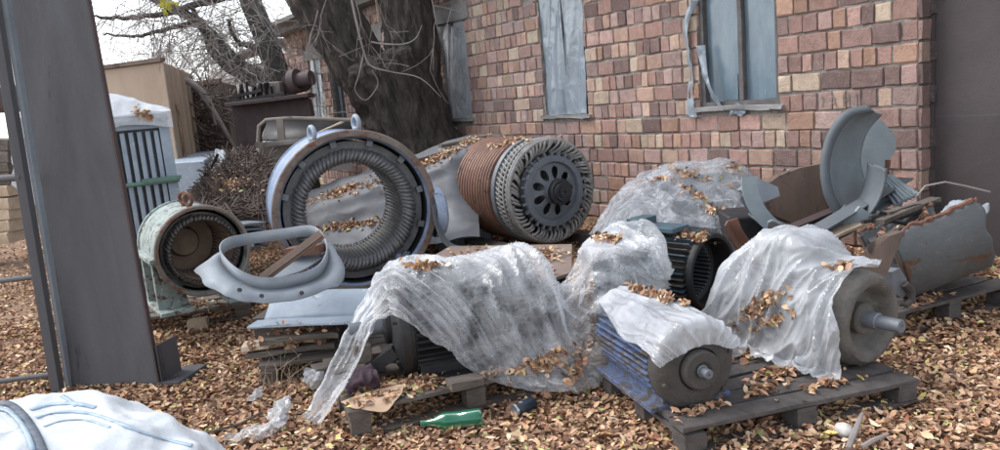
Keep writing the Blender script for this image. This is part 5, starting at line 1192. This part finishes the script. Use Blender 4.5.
mb = MB(); mb.lathe(c0, ac, [(.03, .0333), (.05, .0333)], 20, a0=1.2, a1=2.6); mb.lathe(c0, ac, [(.06, .0334), (.1, .0334)], 20, a0=1.6, a1=2.2); mb.build('print_mark', m_alu, cn)
def sheet(name, C, mt, label, cat, amp=.006, sc=8, n=30, solid=.002, seed=1):
    mb = MB(); mb.grid(crinkle(smooth_grid(C, n, n), amp, sc, seed)); return mb.build(name, mt, solid=solid, label=label, category=cat)
zc = .15
sheet('cardboard', [[G(341, 402, zc), G(368, 392, zc+.012), G(404, 384, zc+.02)], [G(352, 408, zc-.005), G(380, 400, zc), G(402, 393, zc+.01)], [G(362, 409, zc-.01), G(385, 412, zc-.03), G(394, 402, zc)]], m_card, 'torn tan cardboard on the corner of the broken pallet', 'cardboard', .003, solid=.003)
sheet('maroon_rag', [[G(350, 376, .2), G(360, 370, .24), G(372, 366, .26)], [G(346, 388, .17), G(360, 381, .22), G(378, 374, .24)], [G(348, 396, .15), G(362, 390, .16), G(380, 386, .17)]], m_cloth, 'dark maroon rag crumpled on the broken pallet', 'rag', .05, 9, 40)
mb = MB(); pz = G(440, 386, .165); mb.lathe(pz, Z, [(0, 0), (0, .085), (.012, .085), (.014, .0)], 30); mb.build('round_plate', m_cast, label='flat round grey disc lying on the broken pallet', category='disc', ang=30)
mb = MB(); mb.box(G(465, 382, .18), (.16, .1, .04), (e1, a1, Z), .003); mb.build('wood_offcut', m_wood, label='square grey wood offcut beside the round disc', category='timber', bevel=.004)
for k, (x, y, z_, sz) in enumerate(((372, 362, .2, (.1, .1, .12)), (362, 352, .3, (.09, .08, .08)), (340, 370, .1, (.3, .1, .1)))):
    mb = MB(); mb.box(G(x, y, z_), sz, (e1, a1, Z), .008); mb.build('timber_block', m_wood, label=('squarish grey timber block at the foot of the black flange', 'small pale timber block on top of the block by the flange', 'long grey timber under the trailing film')[k], category='timber', bevel=.006)
sheet('film_scrap', [[G(306, 368, .12), G(318, 364, .14), G(330, 368, .1)], [G(304, 380, .06), G(318, 376, .13), G(332, 380, .06)], [G(312, 390, .03), G(322, 388, .04), G(332, 388, .03)]], f_milky, 'bunched white film scrap behind the trailing sheet', 'plastic scrap', .03, 12, 34, .001)
sheet('film_scrap', [[G(270, 408, .05), G(280, 400, .09), G(289, 394, .12)], [G(268, 420, .03), G(278, 416, .08), G(290, 404, .08)], [G(274, 430, .02), G(284, 426, .03), G(286, 412, .04)]], f_milky, 'pointed white film scrap standing up among the leaves', 'plastic scrap', .035, 14, 34, .001)
sheet('film_scrap', [[G(226, 436, .03), G(244, 430, .05), G(264, 424, .06), G(276, 420, .05)], [G(224, 441, .02), G(246, 436, .05), G(266, 431, .06), G(278, 426, .04)], [G(230, 445, .01), G(250, 441, .02), G(268, 437, .02), G(276, 434, .02)]], f_clear, 'long clear film scrap twisted on the leaves', 'plastic scrap', .03, 14, 34, .001)
sheet('film_scrap', [[G(248, 396, .06), G(256, 390, .08), G(262, 386, .09)], [G(247, 402, .03), G(255, 399, .05), G(261, 397, .04)]], f_milky, 'small white film scrap near the slumped pallet', 'plastic scrap', .025, 16, 20, .001)
mb = MB(); mb.tube([G(186, 436, .015), G(215, 431, .03), G(240, 424, .02), G(262, 412, .03)], .007, 5); mb.build('twig', m_twigd, label='long dark twig on the leaves beside the white sack', category='twig')
mb = MB()
for k in range(34):
    p = G(rng.uniform(262, 300), rng.uniform(372, 392), 0); d = np.array([rng.normal(0, .35), rng.normal(0, .35), 1]); l = rng.uniform(.1, .28)
    mb.tube([p, p+d*l*.5+rng.normal(0, .012, 3), p+d*l+np.array([rng.normal(0, .05), 0, -.03])], [.0025, .002, .001], 3, False)
mb.build('dry_grass', m_wood2, ang=180, kind='stuff', label='dry grass stalks at the corner of the slumped pallet', category='grass')

# ---------------------------------------------------------------- white sack, bottom left
sc_ = np.array([-1.70, 2.42, .16]); sk = thing('sack', (sc_[0], sc_[1], 0), 'big white woven sack with faded blue print in the bottom left corner', 'sack')
ea = nrm((.97, -.22, 0)); eb = np.cross(Z, ea)
def sackp(u, v, off=0):
    """u around, v from rim (0) to top (1)"""
    th = u*2*PI; r_ = math.cos(v*PI/2)**.55; zz = math.sin(v*PI/2)**.85
    q = np.array([math.cos(th)*r_, math.sin(th)*r_, zz]); k = 1+.06*noise.noise(Vector(q*2.2))+.035*noise.noise(Vector(q*6))
    return sc_*np.array([1, 1, 0])+ea*q[0]*.74*k+eb*q[1]*.60*k+Z*(.02+.52*q[2]*k*(1-.18*q[0]))+Z*off
P = np.array([[sackp(u, v) for v in np.linspace(0, 1, 60)] for u in np.linspace(0, 1, 160)])
mb = MB(); mb.grid(crinkle(P, .022, 4.5, 7)); mb.build('fabric', m_bag, sk, ang=90)
def band(us, vs, w, mt, nm, off=.012):
    L = []
    for u, v in zip(us, vs):
        a_ = sackp(u, v, off); L.append(a_)
    L = smooth_grid(np.stack([np.array(L)]*2, 1), 40, 2)[:, 0]; rows = []
    for i in range(40):
        d = nrm(L[min(i+1, 39)]-L[max(i-1, 0)]); x = nrm(np.cross(d, Z+ -.4*eb)); rows.append([L[i]+x*w*t for t in (-.5, 0, .5)])
    mb = MB(); mb.grid(np.array(rows)); mb.build(nm, mt, sk, solid=.004)
TS = bvh([o_ for o_ in S.objects if o_.parent is sk])
def sack_band(pix, w, mt, nm, lift=.008):
    """a strip sewn on the sack, laid along a line of the photograph looked up on the sack's surface"""
    P = [];
    for x, y in smooth_grid([[np.array([a_, b_, 0.])]*2 for a_, b_ in pix], 36, 2)[:, 0, :2]:
        h = TS.ray_cast(Vector(CAM), Vector(ray(x, y)).normalized())
        if h[0]: n_ = np.array(h[1]); n_ = n_ if n_@(CAM-np.array(h[0])) > 0 else -n_; P.append((np.array(h[0])+n_*lift, n_))
    rows = []
    for i in range(len(P)):
        d = nrm(P[min(i+1, len(P)-1)][0]-P[max(i-1, 0)][0]); x = nrm(np.cross(d, P[i][1])); rows.append([P[i][0]+x*w*t for t in (-.5, 0, .5)])
    if len(rows) > 2: mb = MB(); mb.grid(np.array(rows)); mb.build(nm, mt, sk, solid=.003)
sack_band([(-4, 404), (10, 406), (22, 416), (32, 430), (40, 446), (46, 462)], .028, m_strap, 'strap')
sack_band([(-4, 410), (8, 413), (18, 422), (27, 436), (33, 452)], .016, m_bagblue, 'strap_edge')
for pix, w in (([(30, 410), (50, 405), (75, 404), (95, 408)], .012), ([(36, 418), (56, 413), (76, 412), (98, 416), (120, 424)], .008), ([(44, 427), (64, 421), (88, 421), (110, 428)], .006), ([(120, 424), (140, 432), (165, 440), (192, 446)], .01), ([(62, 396), (70, 401), (76, 406)], .01)):
    sack_band(pix, w*1.6, m_bagblue, 'blue_print', .0025)

# ================================================================ FALLEN LEAVES
def ground_leaves():
    r = np.random.default_rng(12); P = []
    gz = bvh([ground]); tot = 0
    bands = [(2.0, 3.4, 3900), (3.4, 4.6, 3600), (4.6, 6.2, 2400), (6.2, 8.5, 1100), (8.5, 13, 320)]
    for y0, y1, dens in bands:
        xm = .74*y1+.2; n_ = int(2*xm*(y1-y0)*dens); X = r.uniform(-xm, xm, n_); Y = r.uniform(y0, y1, n_)
        k = np.abs(X) < .72*Y+.25; X = X[k]; Y = Y[k]
        # keep to the yard side of the wall
        q = np.stack([X, Y, 0*X], 1); k = ((q-P0)@Wn > -.1) | (((q-P0)@Wd < 0) & ((q-P0)@Wn > -.16)); X = X[k]; Y = Y[k]
        P.append(np.stack([X, Y], 1))
    P = np.concatenate(P); Zs = np.empty(len(P))
    ZZ = np.array([.02*noise.noise(Vector((x*.4, y*.6, 0)))+(.02*noise.noise(Vector((x*1.1, y*2.1, 3)))) - .015 for x, y in P])
    lump = np.array([max(0, noise.noise(Vector((x*1.6, y*1.6, 7)))) for x, y in P])
    Pz = ZZ+r.uniform(.002, .03, len(P))+lump*.03*r.random(len(P))
    return np.column_stack([P, Pz])
GP = ground_leaves()
leaves('fallen_leaves', GP, np.tile(Z, (len(GP), 1)), (.02, .064), .4, 5, kind='stuff', label='thick carpet of dry tan and brown leaves over the whole yard', category='leaves')
def kids(r_): return [o_ for o_ in S.objects if o_.type == 'MESH' and (o_.parent is r_ or (o_.parent and o_.parent.parent is r_))]
litter('leaf_litter', 'dry leaves on the board before the rotor', kids(cr), [(485, 268, 55, 16, -.05, 1100), (430, 282, 30, 12, 0, 300), (540, 256, 26, 8, 0, 160)], 3)
litter('leaf_litter', 'leaves scattered on the front right pallet', kids(pB), [(700, 412, 30, 8, -.3, 60), (780, 375, 30, 9, -.2, 130), (760, 392, 20, 6, -.3, 90), (830, 385, 50, 10, -.3, 50), (745, 355, 30, 10, -.2, 160)], 4)
litter('leaf_litter', 'leaves on the deck of the broken pallet', kids(pA), [(420, 385, 50, 12, -.2, 420), (380, 395, 40, 10, -.2, 200), (500, 375, 40, 8, -.2, 120)], 5)
litter('leaf_litter', 'leaf clump lying on the clear film near its low edge', [fA], [(540, 366, 32, 8, -.35, 190), (576, 372, 14, 12, -.8, 70), (610, 240, 22, 3, .1, 60), (425, 268, 20, 4, 0, 60)], 6, up=.05)
litter('leaf_litter', 'curled leaves and twig on the film over the blue motor', [fB], [(640, 292, 18, 5, .3, 50), (665, 300, 18, 4, .4, 44), (685, 306, 8, 3, 0, 8)], 7, up=.1)
litter('leaf_litter', 'yellow and brown leaves in the fold of film on the grey motor', [fS], [(762, 308, 24, 8, -.5, 170), (775, 322, 22, 6, -.4, 90), (846, 268, 12, 4, 0, 26), (752, 316, 12, 6, 0, 60)], 8, up=.05)
litter('leaf_litter', 'leaves caught on the film wrapped load', [hf], [(690, 176, 30, 5, .3, 70), (700, 198, 34, 5, .6, 60), (712, 212, 10, 4, 0, 24), (735, 168, 12, 4, 0, 24), (660, 180, 14, 3, 0, 20)], 9, up=.1)
litter('leaf_litter', 'leaves lying on the grey tarpaulin', [tarp], [(340, 192, 46, 6, -.3, 400), (430, 162, 44, 6, -.45, 500), (470, 142, 26, 4, -.3, 200), (350, 226, 50, 5, -.1, 260)], 10, up=.2)
litter('leaf_litter', 'leaves settled on the rusty rotor drum', kids(ro), [(500, 146, 26, 4, -.1, 60), (520, 140, 18, 3, 0, 30)], 11, up=.5)
litter('leaf_litter', 'leaves heaped on top of the hollow motor case', kids(orr), [(700, 240, 34, 6, .1, 240)], 12, up=.3)
litter('leaf_litter', 'leaves filling the torn casing at the right', [fill], [(915, 214, 50, 14, -.3, 260)], 13, up=.2)
litter('leaf_litter', 'leaves caught on the transformer cover', [cov], [(147, 117, 17, 5, .3, 120)], 14, up=.1)
litter('leaf_litter', 'leaves on the stacked covers and planks at the left', kids(cv)+kids(pC)+[o_ for o_ in S.objects if o_.get('group') == 'planks under the pale covers'], [(300, 330, 46, 6, -.1, 160), (290, 345, 46, 8, -.1, 160)], 15)
litter('leaf_litter', 'leaves on the pallet of the small stator', kids(pE), [(200, 315, 46, 8, -.1, 240), (190, 305, 40, 6, 0, 100)], 16)
litter('leaf_litter', 'leaves among the brushwood behind the small stator', [o_ for o_ in S.objects if o_.name.startswith('brush_floor')], [(232, 196, 30, 14, 0, 260)], 17, up=0.02, lift=.12)
litter('leaf_litter', 'leaves on the half hidden right hand pallet', kids(pD), [(930, 300, 40, 14, -.2, 60)], 18)
